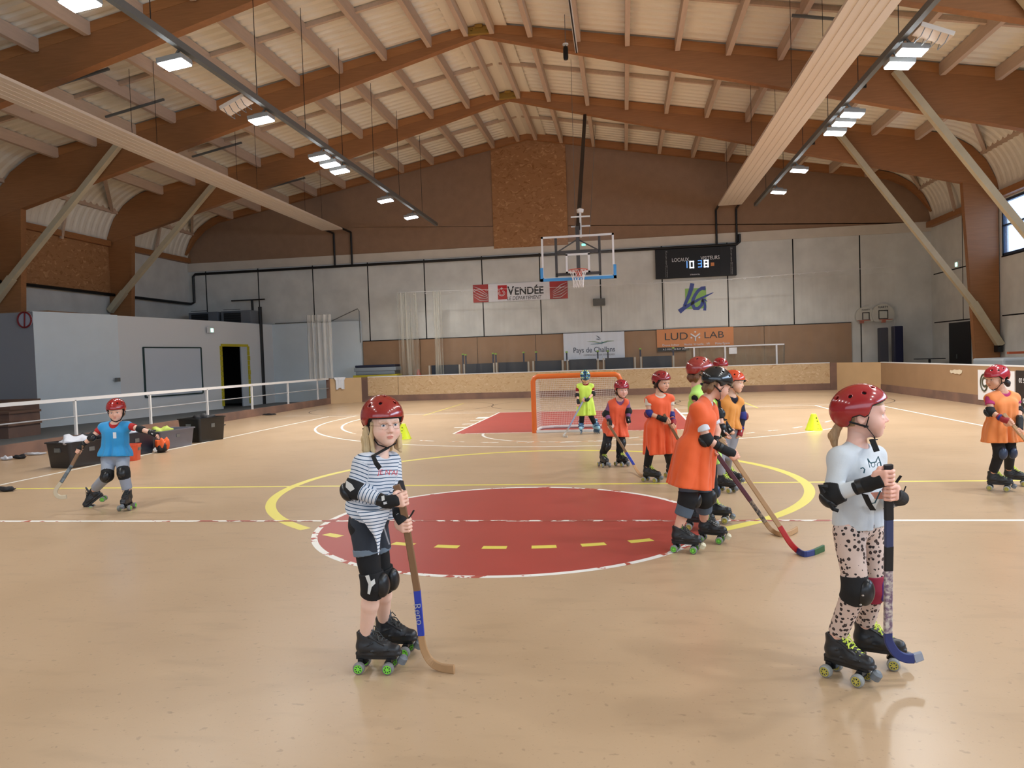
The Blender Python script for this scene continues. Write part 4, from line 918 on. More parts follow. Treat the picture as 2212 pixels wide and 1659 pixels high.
# ================================================================== ORGANIC SURFACES: blended solids meshed on a fine grid
def npv(v): return np.array(v, dtype=np.float32)
class Field:
    def __init__(s, h): s.h = h; s.P = []; s.warp = None; s.cuts = []
    def cone(s, a, b, ra, rb, k=.02, op='u', flat=None):
        a = npv(a); b = npv(b); ab = b-a; L2 = float(ab@ab)+1e-9
        fl = None if flat is None else (npv(Vector(flat[0]).normalized()), flat[1])
        def f(X, Y, Z):
            px, py, pz = X-a[0], Y-a[1], Z-a[2]
            t = np.clip((px*ab[0]+py*ab[1]+pz*ab[2])/L2, 0, 1)
            qx, qy, qz = px-t*ab[0], py-t*ab[1], pz-t*ab[2]
            if fl is not None:
                n, c = fl; q = (qx*n[0]+qy*n[1]+qz*n[2])*(c-1); qx = qx+q*n[0]; qy = qy+q*n[1]; qz = qz+q*n[2]
            return np.sqrt(qx*qx+qy*qy+qz*qz)-(ra+(rb-ra)*t)
        r = max(ra, rb)*(1 if flat is None or flat[1] >= 1 else 1/flat[1])
        s.P.append((f, np.minimum(a, b)-r, np.maximum(a, b)+r, k, op)); return s
    def ell(s, c, r, R=None, k=.02, op='u'):
        c = npv(c); r = npv(r); A = np.eye(3, dtype=np.float32) if R is None else np.array([npv(x) for x in R], dtype=np.float32)
        m = float(r.min())
        def f(X, Y, Z):
            p = (X-c[0], Y-c[1], Z-c[2]); q2 = 0; g2 = 0
            for i in range(3):
                l = p[0]*A[i][0]+p[1]*A[i][1]+p[2]*A[i][2]; q = l/r[i]; q2 = q2+q*q; g2 = g2+(q/r[i])**2
            k0 = np.sqrt(q2); return k0*(k0-1)/np.maximum(np.sqrt(g2), 1e-5)
        ext = np.sqrt(((A*r[:, None])**2).sum(0))
        s.P.append((f, c-ext, c+ext, k, op)); return s
    def add(s, f, lo, hi, k=0.0, op='u'): s.P.append((f, npv(lo), npv(hi), k, op)); return s
    def cut(s, p, n): s.cuts.append((npv(p), npv(Vector(n).normalized()))); return s   # removes the side n points to
    def build(s):
        h = s.h; U = [q for q in s.P if q[4] == 'u']
        lo = np.min([q[1] for q in U], 0)-3*h-.004; hi = np.max([q[2] for q in U], 0)+3*h+.004
        n = np.ceil((hi-lo)/h).astype(int)+1
        ax = [lo[i]+h*np.arange(n[i], dtype=np.float32) for i in range(3)]
        F = np.full(tuple(n), .08, dtype=np.float32)
        for f, a, b, k, op in s.P:
            mg = k+2.5*h
            i0 = np.maximum(0, np.floor((a-mg-lo)/h).astype(int)); i1 = np.minimum(n, np.ceil((b+mg-lo)/h).astype(int)+1)
            if (i1 <= i0).any(): continue
            sl = tuple(slice(i0[i], i1[i]) for i in range(3))
            d = f(ax[0][sl[0]][:, None, None], ax[1][sl[1]][None, :, None], ax[2][sl[2]][None, None, :]).astype(np.float32)
            o = F[sl]
            if op == 'u':
                if k > 0: e = np.maximum(k-np.abs(o-d), 0)/k; F[sl] = np.minimum(o, d)-e*e*k*.25
                else: F[sl] = np.minimum(o, d)
            else:
                d = -d
                if k > 0: e = np.maximum(k-np.abs(o-d), 0)/k; F[sl] = np.maximum(o, d)+e*e*k*.25
                else: F[sl] = np.maximum(o, d)
        X, Y, Z = ax[0][:, None, None], ax[1][None, :, None], ax[2][None, None, :]
        if s.warp is not None: F += s.warp(X, Y, Z)
        for p, nn in s.cuts: F = np.maximum(F, (X-p[0])*nn[0]+(Y-p[1])*nn[1]+(Z-p[2])*nn[2])
        return surfnet(F, lo, h)
def surfnet(F, lo, h):
    sgn = F < 0; nx, ny, nz = F.shape
    C = np.zeros((nx-1, ny-1, nz-1), np.float32); SP = np.zeros((nx-1, ny-1, nz-1, 3), np.float32); E = []
    for ax in range(3):
        a = [slice(None)]*3; b = [slice(None)]*3; a[ax] = slice(0, -1); b[ax] = slice(1, None)
        f0, f1 = F[tuple(a)], F[tuple(b)]; m = sgn[tuple(a)] != sgn[tuple(b)]
        idx = np.argwhere(m); t = (f0[m]/(f0[m]-f1[m])).astype(np.float32)
        pos = idx.astype(np.float32); pos[:, ax] += t; E.append((ax, idx, sgn[tuple(a)][m]))
        o1, o2 = [(1, 2), (0, 2), (0, 1)][ax]
        for u in (0, 1):
            for v in (0, 1):
                c = idx.copy(); c[:, o1] -= u; c[:, o2] -= v
                ok = (c >= 0).all(1) & (c[:, 0] < nx-1) & (c[:, 1] < ny-1) & (c[:, 2] < nz-1)
                cc = c[ok]; np.add.at(C, (cc[:, 0], cc[:, 1], cc[:, 2]), 1); np.add.at(SP, (cc[:, 0], cc[:, 1], cc[:, 2]), pos[ok])
    act = C > 0; ID = np.full(C.shape, -1, np.int64); ID[act] = np.arange(int(act.sum()))
    V = SP[act]/C[act][:, None]*h+lo
    Q = []
    for ax, idx, s0 in E:
        o1, o2 = [(1, 2), (2, 0), (0, 1)][ax]
        ok = (idx[:, o1] >= 1) & (idx[:, o2] >= 1) & (idx[:, o1] < F.shape[o1]-1) & (idx[:, o2] < F.shape[o2]-1); i = idx[ok]; ss = s0[ok]
        def g(u, v):
            c = i.copy(); c[:, o1] -= u; c[:, o2] -= v; return ID[c[:, 0], c[:, 1], c[:, 2]]
        q = np.stack([g(1, 1), g(0, 1), g(0, 0), g(1, 0)], 1); q[~ss] = q[~ss][:, ::-1]; Q.append(q)
    return V, np.concatenate(Q)
def join(*parts):
    Vs = []; Qs = []; n = 0
    for V, Q in parts: Vs.append(V); Qs.append(Q+n); n += len(V)
    return np.concatenate(Vs), np.concatenate(Qs)
def meshobj(name, VQ, mats, parent=None, color=None, flatq=False):
    V, Q = VQ; me = bpy.data.meshes.new(name)
    me.vertices.add(len(V)); me.vertices.foreach_set('co', V.astype(np.float32).ravel())
    me.loops.add(Q.size); me.loops.foreach_set('vertex_index', Q.astype(np.int32).ravel())
    me.polygons.add(len(Q)); me.polygons.foreach_set('loop_start', (np.arange(len(Q))*4).astype(np.int32))
    me.polygons.foreach_set('loop_total', np.full(len(Q), 4, np.int32)) if False else None
    me.update(calc_edges=True); me.validate()
    if color is not None:
        a = me.attributes.new('Col', 'FLOAT_COLOR', 'POINT'); c = np.ones((len(V), 4), np.float32); c[:, :3] = color; a.data.foreach_set('color', c.ravel())
    return link(name, me, parent, smooth=True, mats=mats)
def L3(c): return np.array(lin(c)[:3], np.float32)

# ================================================================== ROLLER SKATES (built once per style, then copied)
M_BOOT = mat('skate_leather_black', (34, 35, 38), rough=.38, bump=.05, bscale=80)
M_BOOTG = mat('skate_tongue_grey', (66, 74, 84), rough=.6)
M_LACEY = mat('lace_fluo', (214, 232, 90), rough=.7); M_LACEK = mat('lace_dark', (58, 60, 58), rough=.7)
M_WG = mat('wheel_grey', (126, 126, 124), rough=.45); M_WL_ = mat('wheel_pale', (150, 152, 150), rough=.45); M_WGR = mat('wheel_green', (110, 170, 70), rough=.45)
M_HUBY = mat('hub_yellow', (196, 184, 84), rough=.4); M_HUBG = mat('hub_green', (128, 222, 70), rough=.4); M_STOP = mat('stopper_grey', (112, 118, 124), rough=.5); M_STOPC = mat('stopper_cream', (214, 206, 176), rough=.5)
M_CHR = mat('chrome', (190, 192, 194), rough=.2, metal=1.0)
_sk = {}
def skate_protos(style):
    if style in _sk: return _sk[style]
    # local frame: x right, y forward (toe), z up; origin on the floor below the ankle
    F = Field(.004)
    F.cone((0, -.02, .125), (0, -.026, .195), .035, .034, k=.02)
    F.cone((0, -.03, .118), (0, .06, .112), .033, .031, k=.025).cone((0, .06, .110), (0, .132, .104), .034, .029, k=.025)
    F.cone((0, -.01, .175), (0, .08, .125), .026, .022, k=.025)
    F.add(lambda X, Y, Z: np.maximum(np.maximum(np.abs(X)-(.031-.35*np.maximum(0, np.abs(Y-.05)-.08)), np.abs(Y-.05)-.115), np.abs(Z-.087)-.008)+0*X, (-.04, -.07, .075), (.04, .17, .1), k=.004)
    F.cone((0, -.018, .25), (0, -.024, .17), .026, .026, k=.008, op='s')
    F.cut((0, 0, .080), (0, 0, -1)); F.cut((0, -.05, .196), (0, -.45, 1)); F.cut((0, -.05, .205), (0, .3, 1))
    for q in (-1, 1):
        F.cone((q*.036, .02, .105), (q*.034, .11, .112), .0035, .003, .002); F.cone((q*.036, -.04, .12), (q*.036, .03, .145), .003, .003, .002); F.cone((q*.031, .01, .178), (q*.03, .085, .137), .004, .004, .002)
    def mk(name, VQ, m): 
        o = meshobj(name, VQ, m); return o.data, o
    out = []
    me, o = mk('boot', F.build(), mat('skate_leather_green_trim') if False else M_BOOT); out.append(('boot', me, None)); bpy.data.objects.remove(o)
    T = Field(.004); T.cone((0, .022, .17), (0, .014, .222), .020, .023, k=.0, flat=((0, 1, .2), 3.0)); me, o = mk('tongue', T.build(), mat('tongue_green', (96, 150, 50), rough=.6) if style == 'green' else M_BOOTG); out.append(('tongue', me, None)); bpy.data.objects.remove(o)
    b = MB(); b.box((-.022, -.06, .062), (.022, .14, .082)); b.box((-.03, -.05, .045), (.03, -.025, .066)); b.box((-.03, .095, .045), (.03, .12, .066))
    for y in (-.038, .108): b.tube([(-.062, y, .032), (.062, y, .032)], .006, n=8)
    for y in (-.038, .108): b.bar((0, y, .07), (0, y+(.022 if y < 0 else -.022), .035), .03, .02, up=(0, 1, 0))
    o = b.build('plate', M_BLACKP, None); out.append(('plate', o.data, None)); bpy.data.objects.remove(o)
    b = MB(); P = []
    for k in range(6):
        y = .016+k*.017; z = .190-k*.0105; w = .019
        b.tube([(-w, y-.004, z-.006), (0, y+.004, z+.003), (w, y+.004, z-.006)], .0034, n=5); b.tube([(w, y-.004, z-.006), (0, y+.006, z+.004), (-w, y+.006, z-.006)], .0034, n=5)
    for s in (-1, 1):
        b.tube([(0, .016, .199), (s*.022, .024, .213), (s*.034, .038, .19), (s*.018, .03, .188), (0, .02, .196)], .003, n=5); b.tube([(0, .018, .197), (s*.014, .048, .186), (s*.03, .062, .155)], .003, n=5)
    o = b.build('lace', M_LACEY if style == 'yellow' else M_LACEK, None, smooth=True); out.append(('lace', o.data, None)); bpy.data.objects.remove(o)
    b = MB(); b.lathe([(.012, .0), (.022, .004), (.023, .034), (.012, .045)], c=(0, 0, 0), n=16, M=Matrix.Translation((0, .158, .036)) @ Matrix.Rotation(-.5, 4, 'X') @ Matrix.Translation((0, 0, 0))); o = b.build('toe_stop', M_STOPC if style == 'green' else M_STOP, None, smooth=True); out.append(('toe_stop', o.data, None)); bpy.data.objects.remove(o)
    wm = M_WG if style != 'yellow' else M_WL_; hm = M_HUBY if style == 'yellow' else M_HUBG
    b = MB(); b.lathe([(.004, -.009), (.019, -.009), (.0215, -.0155), (.0275, -.012), (.029, -.005), (.029, .005), (.0275, .012), (.0215, .0155), (.019, .009), (.004, .009)], n=24, ax=0); o = b.build('wheel', wm, None, smooth=True); W = o.data; bpy.data.objects.remove(o)
    b = MB()
    for s in (-1, 1):
        b.lathe([(.0205, s*.0150), (.0205, s*.0168), (.0165, s*.0168), (.0165, s*.0150), (.0205, s*.0150)], n=20, ax=0, cap=False); b.lathe([(.001, s*.0152), (.009, s*.0152), (.008, s*.0175), (.001, s*.0175)], n=12, ax=0)
        for k in range(7): a = 2*PI*k/7; b.bar((s*.016, .007*math.cos(a), .007*math.sin(a)), (s*.016, .017*math.cos(a), .017*math.sin(a)), .004, .003, up=(1, 0, 0))
    o = b.build('hub', hm, None); H = o.data; bpy.data.objects.remove(o)
    for y in (-.038, .108):
        for x in (-.05, .05): out.append(('wheel', W, (x, y, .029))); out.append(('hub', H, (x, y, .029)))
    _sk[style] = out; return out
def inline_protos():
    if 'inline' in _sk: return _sk['inline']
    F = Field(.006); F.cone((0, -.015, .14), (0, -.03, .27), .048, .046, k=.02).cone((0, -.03, .12), (0, .13, .115), .045, .036, k=.03).cone((0, -.02, .2), (0, .08, .14), .035, .03, k=.03); F.cut((0, 0, .085), (0, 0, -1)); F.cut((0, 0, .285), (0, 0, 1))
    m = mat('inline_boot_blue', (150, 196, 216), rough=.4); o = meshobj('boot', F.build(), m); out = [('boot', o.data, None)]; bpy.data.objects.remove(o)
    b = MB(); b.box((-.014, -.06, .03), (.014, .16, .088)); o = b.build('frame', mat('inline_frame', (60, 90, 120)), None); out.append(('frame', o.data, None)); bpy.data.objects.remove(o)
    b = MB()
    for y, z in ((0.0, .25), (.04, .19), (.08, .155)): b.tube([(-.05, y-.03, z-.01), (-.03, y+.03, z+.015), (0, y+.045, z+.02), (.03, y+.03, z+.015), (.05, y-.03, z-.01)], .01, n=6)
    o = b.build('buckle', mat('inline_buckle', (60, 100, 150)), None, smooth=True); out.append(('buckle', o.data, None)); bpy.data.objects.remove(o)
    b = MB(); b.lathe([(.012, -.01), (.03, -.009), (.036, 0), (.03, .009), (.012, .01)], n=20, ax=0); o = b.build('wheel', M_WL_, None, smooth=True); W = o.data; bpy.data.objects.remove(o)
    for y in (-.062, .01, .082, .154): out.append(('wheel', W, (0, y, .036)))
    _sk['inline'] = out; return out
def add_skate(parent, base, heading_dir, style, pitch=0.0, roll=0.0, sc=1.0):
    """skate = part of the person; wheels, laces and plate are its sub-parts"""
    f = Vector(heading_dir); f.z = 0; f.normalize(); r = Vector((f.y, -f.x, 0))
    M = Matrix(((r.x, f.x, 0, base[0]), (r.y, f.y, 0, base[1]), (r.z, f.z, 1, base[2]), (0, 0, 0, 1))) @ Matrix.Rotation(roll, 4, 'Y') @ Matrix.Rotation(pitch, 4, 'X') @ Matrix.Diagonal((sc, sc, sc, 1))
    P = inline_protos() if style == 'inline' else skate_protos(style); root = None
    for nm, me, loc in P:
        o = bpy.data.objects.new('roller_skate' if nm == 'boot' else nm, me); COL.objects.link(o)
        o.matrix_world = M @ Matrix.Translation(loc) if loc else M.copy()
        o.matrix_basis = M @ Matrix.Translation(loc) if loc else M.copy()
        if nm == 'boot': root = o; attach(o, parent)
        else: attach(o, root)
    return M
# ================================================================== PEOPLE
M_SKIN = mat('skin', (226, 176, 150), rough=.5, attr='Col', sss=.12, spec=.35)
M_HAIR = mat('hair', (200, 170, 130), rough=.55, attr='Col', var=.22, vscale=90, stretch=(1, 1, .08), bump=.25, bscale=160)
M_CLOTH = mat('cotton', (220, 220, 220), rough=.85, attr='Col', bump=.06, bscale=140)
M_SHINY = mat('glossy_shell', (160, 30, 34), rough=.18, attr='Col', coat=.6)
M_BIBM = mat('mesh_bib_fabric', (236, 100, 46), rough=.75, attr='Col', bump=.1, bscale=260, sheen=.2)
M_EYEW = None
RT = Vector((_cy, _sy, 0))
def hdg(a, pitch=0.0):
    a = math.radians(a); v = HF*math.cos(a)+RT*math.sin(a); p = math.radians(pitch); return (v*math.cos(p)+Vector((0, 0, math.sin(p)))).normalized()
def frame3(f, up=Vector((0, 0, 1)), roll=0.0):
    f = f.normalized(); s = up.cross(f).normalized()      # s: to the person's left
    u = f.cross(s).normalized()
    if roll:
        R = Matrix.Rotation(math.radians(roll), 3, f); s = R @ s; u = R @ u
    return s, f, u
def loc(c, fr, s, f, u): return c+fr[0]*s+fr[1]*f+fr[2]*u
def tolocal(V, c, fr):
    d = V-npv(c); return d@npv(fr[0]), d@npv(fr[1]), d@npv(fr[2])

def head_field(c, fr, h, k=1.0, gaze=(0, 0)):
    R = fr; F = Field(h)
    def E(s, f, u, r, kk=.02, op='u'): F.ell(loc(c, fr, s*k, f*k, u*k), (r[0]*k, r[1]*k, r[2]*k), R, kk*k, op)
    def Cn(a, b, ra, rb, kk=.01, op='u'): F.cone(loc(c, fr, *[x*k for x in a]), loc(c, fr, *[x*k for x in b]), ra*k, rb*k, kk*k, op)
    E(0, -.008, .03, (.073, .09, .078), .0); E(0, .022, -.028, (.056, .062, .066), .03); E(0, .045, -.02, (.05, .04, .06), .02)
    E(0, .058, -.082, (.022, .020, .018), .035)
    for q in (-1, 1): E(q*.033, .052, -.036, (.026, .028, .028), .03)
    E(0, .072, .03, (.05, .02, .03), .03)
    Cn((0, .084, -.002), (0, .101, -.027), .0075, .0085, .014)
    for q in (-1, 1): E(q*.0095, .091, -.031, (.0065, .008, .0055), .007)
    for q in (-1, 1):
        E(q*.030, .094, .0, (.018, .014, .011), .012, 's')
        Cn((q*.045, .078, .018), (q*.014, .087, .021), .005, .006, .012)
        E(q*.030, .0725, -.001, (.0125, .0125, .0125), .0)
        # lids
        ce = loc(c, fr, q*.030*k, .0722*k, -.001*k); sv, fv, uv = [npv(x) for x in fr]; cc = npv(ce); r0 = .0138*k
        def lid(X, Y, Z, cc=cc, sv=sv, fv=fv, uv=uv, r0=r0):
            x, y, z = X-cc[0], Y-cc[1], Z-cc[2]; d = np.sqrt(x*x+y*y+z*z)-r0; u = x*uv[0]+y*uv[1]+z*uv[2]; s_ = x*sv[0]+y*sv[1]+z*sv[2]
            return np.maximum(d, -(np.abs(u+.0003)-(.0060*k-14*s_*s_)))
        F.add(lid, cc-r0, cc+r0, .003*k)
        E(q*.030, .078, -.0135, (.016, .007, .003), .008)
    for q in (-1, 1): Cn((q*.013, .082, -.0545), (q*.004, .088, -.0525), .0032, .0042, .006)
    E(0, .086, -.0535, (.014, .0055, .0042), .005); E(0, .0845, -.0615, (.013, .006, .005), .005)
    E(0, .091, -.0573, (.016, .005, .0011), .002, 's'); E(0, .093, -.044, (.004, .005, .006), .005, 's')
    for q in (-1, 1):
        E(q*.0755, -.010, -.006, (.008, .019, .028), .006); E(q*.083, -.004, -.004, (.006, .011, .017), .005, 's')
    Cn((0, -.022, -.05), (0, -.03, -.12), .040, .038, .03)
    return F
def head_color(V, c, fr, k, skin, hairc, brow, iris):
    s, f, u = [x/k for x in tolocal(V, c, fr)]; C = np.tile(skin, (len(V), 1))
    def mixc(m, col, w=1.0): 
        m = np.clip(m*w, 0, 1)[:, None]; C[:] = C*(1-m)+col*m
    pink = skin*npv((1.0, .72, .70))
    for q in (-1, 1): mixc(np.exp(-(((s-q*.036)/.018)**2+((u+.035)/.018)**2))*(f > .03), pink, .55)
    mixc(np.exp(-((s/.012)**2+((u+.028)/.012)**2))*(f > .085), pink, .4)
    lip = skin*npv((.86, .46, .46)); inl = (np.abs(s)/.0165)**2+((u+.0573)/(.0082))**2 < 1
    mixc((inl & (f > .074)).astype(float), lip, .85); mixc(((np.abs(u+.0573) < .0013) & (np.abs(s) < .016) & (f > .07)).astype(float), skin*.3, .8)
    for q in (-1, 1):
        # brow
        bu = .0185+.003*np.cos((s-q*.03)/.018*1.3); mixc(np.exp(-((u-bu)/.0026)**2)*np.exp(-((s-q*.030)/.0145)**4)*(f > .05), brow, .7)
        ds, df, du = s-q*.030, f-.0725, u+.001; r = np.sqrt(ds*ds+df*df+du*du); on = (r < .01325) & (f > .074) & (np.abs(du) < .0075)
        C[on] = np.array((.78, .76, .74)); rr = np.sqrt(ds*ds+du*du); C[on & (rr < .0060)] = iris; C[on & (rr < .0027)] = .01
        # lash line
        ln = (np.abs(du-(.0064-12*ds*ds)) < .0012) & (np.abs(ds) < .0145) & (f > .068); C[ln & ~on] = brow*.5; 
    hl = (u > .045+.25*np.maximum(0, f-.02)*0) & (f < .09) | (f < -.035) & (u > -.045) | (u > .02) & (f < .0)
    C[hl] = hairc
    return C
def hand_grip(h, wrist, G, a, n, s=1.0, rs=.016, thumb=True):
    """hand closed round a bar: palm on side n, fingers over the far side"""
    F = Field(h); a = a.normalized(); d = (G-wrist); d = (d-a*d.dot(a)).normalized(); n = (n-a*n.dot(a)-d*n.dot(d)).normalized()
    kn = G-d*.004*s+n*(rs+.008)
    F.cone(wrist, G-d*.038*s+n*.014*s, .0185*s, .0195*s, .01, flat=(n, 1.25))
    for o in (-.022, -.008, .008, .022): F.cone(G-d*.042*s+n*.014*s+a*(o*.7*s), kn+a*(o*1.15*s), .0125*s, .0105*s, .012)
    for i, o in enumerate((.0285, .0095, -.0095, -.0275)):
        r = [.0088, .0092, .0086, .0074][i]*s; R_ = rs+r*.75; A = [12, 62, 118, 172, 212][:(5 if i < 3 else 4)]; P = []
        for t in A:
            t = math.radians(t); P.append(G+n*(R_*math.cos(t))+d*(R_*math.sin(t)*1.1)+a*(o*s-.001*len(P)))
        P[0] = kn+a*(o*s)
        for p, q in zip(P, P[1:]): F.cone(p, q, r, r*.95, .0025)
    if thumb:
        P = [G-d*.034*s+a*.022*s+n*.006, G-d*(rs+.012)+a*.034*s, G-n*(rs*.7)-d*(rs*.75+.004)+a*.036*s, G-n*(rs+.009)+d*.004+a*.032*s]
        for p, q, r in zip(P, P[1:], (.0115, .0098, .009)): F.cone(p, q, r*s, r*.92*s, .005)
    return F.build()
def hand_open(h, wrist, dirv, pn, s=1.0, curl=.5, tside=1):
    """relaxed hand: dirv to the fingers, pn out of the palm, thumb on side tside"""
    F = Field(h); d = dirv.normalized(); pn = (pn-d*pn.dot(d)).normalized(); b = d.cross(pn).normalized()*tside
    pal = wrist+d*.03*s; F.cone(wrist, pal+d*.022*s, .0175*s, .0225*s, .012, flat=(pn, 1.55))
    for i, o in enumerate((.021, .007, -.007, -.020)):
        L_ = [.052, .058, .054, .042][i]*s; r = [.0078, .008, .0076, .0068][i]*s; p = wrist+d*(.052-.004*abs(i-1))*s+b*(o*s); dd = (d+b*(o*3)).normalized()
        c0 = curl*(.8+.15*i); seg = (.42, .33, .25)
        for j, g in enumerate(seg):
            an = c0*(j+.6); v = dd*math.cos(an)+pn*math.sin(an); q = p+v*(L_*g); F.cone(p, q, r*(1-.1*j), r*(.92-.1*j), .003); p = q
    p = wrist+d*.014*s+b*.018*s; q = p+(d*.6+b*.75+pn*.35)*.026*s; e = q+(d*.85+b*.3+pn*.45)*.024*s
    F.cone(p, q, .011*s, .0092*s, .008).cone(q, e, .009*s, .0075*s, .003)
    return F.build()
def wavy(C, fr, amp, n, z0, z1, ph=0.0, amp2=0.0):
    """drapery: folds around the vertical axis of frame fr growing from height z1 down to z0"""
    c = npv(C); s, f, u = [npv(x) for x in fr]
    rdg = lambda q: 1-2*np.abs(np.sin(q*.5))
    def w(X, Y, Z):
        x, y, z = X-c[0], Y-c[1], Z-c[2]; S_ = x*s[0]+y*s[1]+z*s[2]; F_ = x*f[0]+y*f[1]+z*f[2]; U_ = x*u[0]+y*u[1]+z*u[2]
        th = np.arctan2(S_, F_); g = np.clip((z1-U_)/(z1-z0), 0, 1)
        return amp*g*(rdg(n*th+ph+2.5*U_)+.6*rdg((n*1.7+.3)*th+1.3+ph-4*U_))+amp2*(np.sin(38*U_+9*S_+ph)*np.sin(25*F_+14*S_+11*U_))
    return w
def leopard_mat(c):
    m = mat('leopard_print', c, rough=.85, bump=.05, bscale=140); nt = m.node_tree; N = nt.nodes; L = nt.links
    tc = N.new('ShaderNodeTexCoord'); nz = N.new('ShaderNodeTexNoise'); nz.inputs['Scale'].default_value = 70; vm = N.new('ShaderNodeVectorMath'); vm.operation = 'MULTIPLY_ADD'; vm.inputs[1].default_value = (.010, .010, .010)
    L.new(tc.outputs['Object'], nz.inputs['Vector']); L.new(nz.outputs['Color'], vm.inputs[0]); L.new(tc.outputs['Object'], vm.inputs[2])
    v = N.new('ShaderNodeTexVoronoi'); v.inputs['Scale'].default_value = 47; v.inputs['Randomness'].default_value = .75; L.new(vm.outputs[0], v.inputs['Vector'])
    r = N.new('ShaderNodeValToRGB'); r.color_ramp.interpolation = 'CONSTANT'; e = r.color_ramp.elements; e[0].position = 0; e[0].color = lin((98, 72, 62)); e[1].position = .38; e[1].color = lin(c)
    k = e.new(.17); k.color = lin((42, 34, 34)); L.new(v.outputs['Distance'], r.inputs[0]); L.new(r.outputs[0], N['Principled BSDF'].inputs['Base Color']); return m
def striped_mat(ca, cb):
    m = mat('striped_jersey', ca, rough=.85, bump=.06, bscale=140); nt = m.node_tree; N = nt.nodes; L = nt.links
    a = N.new('ShaderNodeAttribute'); a.attribute_name = 'Crd'; m1 = N.new('ShaderNodeMath'); m1.operation = 'MODULO'; L.new(a.outputs['Fac'], m1.inputs[0]); m1.inputs[1].default_value = .0165
    m2 = N.new('ShaderNodeMath'); m2.operation = 'LESS_THAN'; L.new(m1.outputs[0], m2.inputs[0]); m2.inputs[1].default_value = .0042
    mx = N.new('ShaderNodeMix'); mx.data_type = 'RGBA'; mx.inputs[6].default_value = lin(ca); mx.inputs[7].default_value = lin(cb); L.new(m2.outputs[0], mx.inputs[0]); L.new(mx.outputs[2], N['Principled BSDF'].inputs['Base Color']); return m
def person(cfg):
    g = cfg.get; D = cfg['D']; h = max(.0036, .0028*D/3.5*1.5); hf = max(.0023, .0023*D/3.5*.75); k = g('hk', 1.0); sc = g('sc', 1.0)
    W = lambda p: at_depth(p[0], p[1], D+(p[2] if len(p) > 2 else 0))
    J = {n: W(p) for n, p in cfg['J'].items()}
    bz = g('base', J['pelvis'] if 'pelvis' in J else (J['hL']+J['hR'])/2)
    root = thing('person', cfg['label'], 'person', (bz.x, bz.y, 0), g('group')); nm = cfg['id']
    skin = L3(g('skin', (226, 178, 154))); hc = L3(g('hair', (120, 90, 64))); brow = L3(g('brow', (110, 84, 62))); iris = L3(g('iris', (70, 90, 110)))
    fh = frame3(hdg(cfg['hh'], -g('hp', 0)), roll=g('hr', 0)); hcn = J['head']
    fb = hdg(cfg['bh'])
    chest = (J['sL']+J['sR'])/2; pel = (J['hL']+J['hR'])/2; spine = (chest-pel).normalized()
    fbody = frame3((fb-spine*fb.dot(spine)), up=spine)
    hw = (J['sL']-J['sR']); hw = hw.normalized()
    # --- skates give the ankles
    ank = {}
    for q in 'LR':
        sk = cfg.get('sk'+q)
        if sk:
            b0 = on_floor(sk[0], sk[1]) if len(sk) < 7 or sk[6] is None else sk[6]; b0 = b0+Vector((0, 0, sk[5] if len(sk) > 5 else .0))
            M = add_skate(root, b0, hdg(sk[2]), g('style', 'yellow'), math.radians(sk[3] if len(sk) > 3 else 0), math.radians(sk[4] if len(sk) > 4 else 0), g('sks', 1.0))
            ank[q] = M @ Vector((0, -.018, .165))
        else: ank[q] = J['a'+q]
    # --- body
    Fb = Field(h); up = Vector((0, 0, 1)); t = g('thin', 1.0)
    nb = J['neck']
    Fb.cone(hcn-fh[1]*.02*k-fh[2]*.06*k, nb, .040*k, .040*k, .02); Fb.cone(nb-spine*.01, J['sL']-spine*.014, .034, .033, .03).cone(nb-spine*.01, J['sR']-spine*.014, .034, .033, .03)
    for q in (-1, 1): Fb.cone(pel+fbody[0]*q*.045+spine*.04, chest+fbody[0]*q*.05-spine*.07, .066*t, .07*t, .04)
    cv = .90 if g('pants') and max([q_[1] for q_ in g('pants')]) > 1.5 else 1.0
    for q in 'LR':
        Fb.cone(J['s'+q], J['e'+q], .033*t, .030*t, .03).cone(J['e'+q], J['w'+q], .0305*t, .0205*t, .008)
        kn = J['k'+q]; hp_ = J['h'+q]
        Fb.cone(hp_+spine*.02, kn, .060*t, .044*t, .03).cone(kn, kn+(ank[q]-kn)*.38, .0435*t*cv, .0455*t*cv, .01).cone(kn+(ank[q]-kn)*.38, ank[q], .0455*t*cv, .030*t, .01)
    parts = [Fb.build()]; nB = len(parts[0][0])
    Hf = head_field(hcn, fh, hf, k); hv = Hf.build(); cols = [np.tile(skin, (nB, 1)), head_color(hv[0], hcn, fh, k, skin, hc, brow, iris)]; parts.append(hv)
    hh_ = max(.0026, h*.62)
    for q in 'LR':
        hd = cfg.get('hand'+q)
        if hd is None: continue
        wr = J['w'+q]
        if hd[0] == 'grip':
            G = W(hd[1]); a = (W(hd[2])-W(hd[3])).normalized(); n = hd[4] if len(hd) > 4 else -HF
            H = hand_grip(hh_, wr, G, a, n, s=g('hs', .95), rs=g('rs', .0145))
        else:
            tip = W(hd[1]); pn = hdg(hd[2], hd[3] if len(hd) > 3 else 0); H = hand_open(hh_, wr, tip-wr, pn, s=g('hs', .95), curl=hd[4] if len(hd) > 4 else .45, tside=hd[5] if len(hd) > 5 else 1)
        cc = np.tile(skin*npv((1, .93, .9)), (len(H[0]), 1)); parts.append(H); cols.append(cc)
    meshobj('body', join(*parts), M_SKIN, root, np.concatenate(cols))
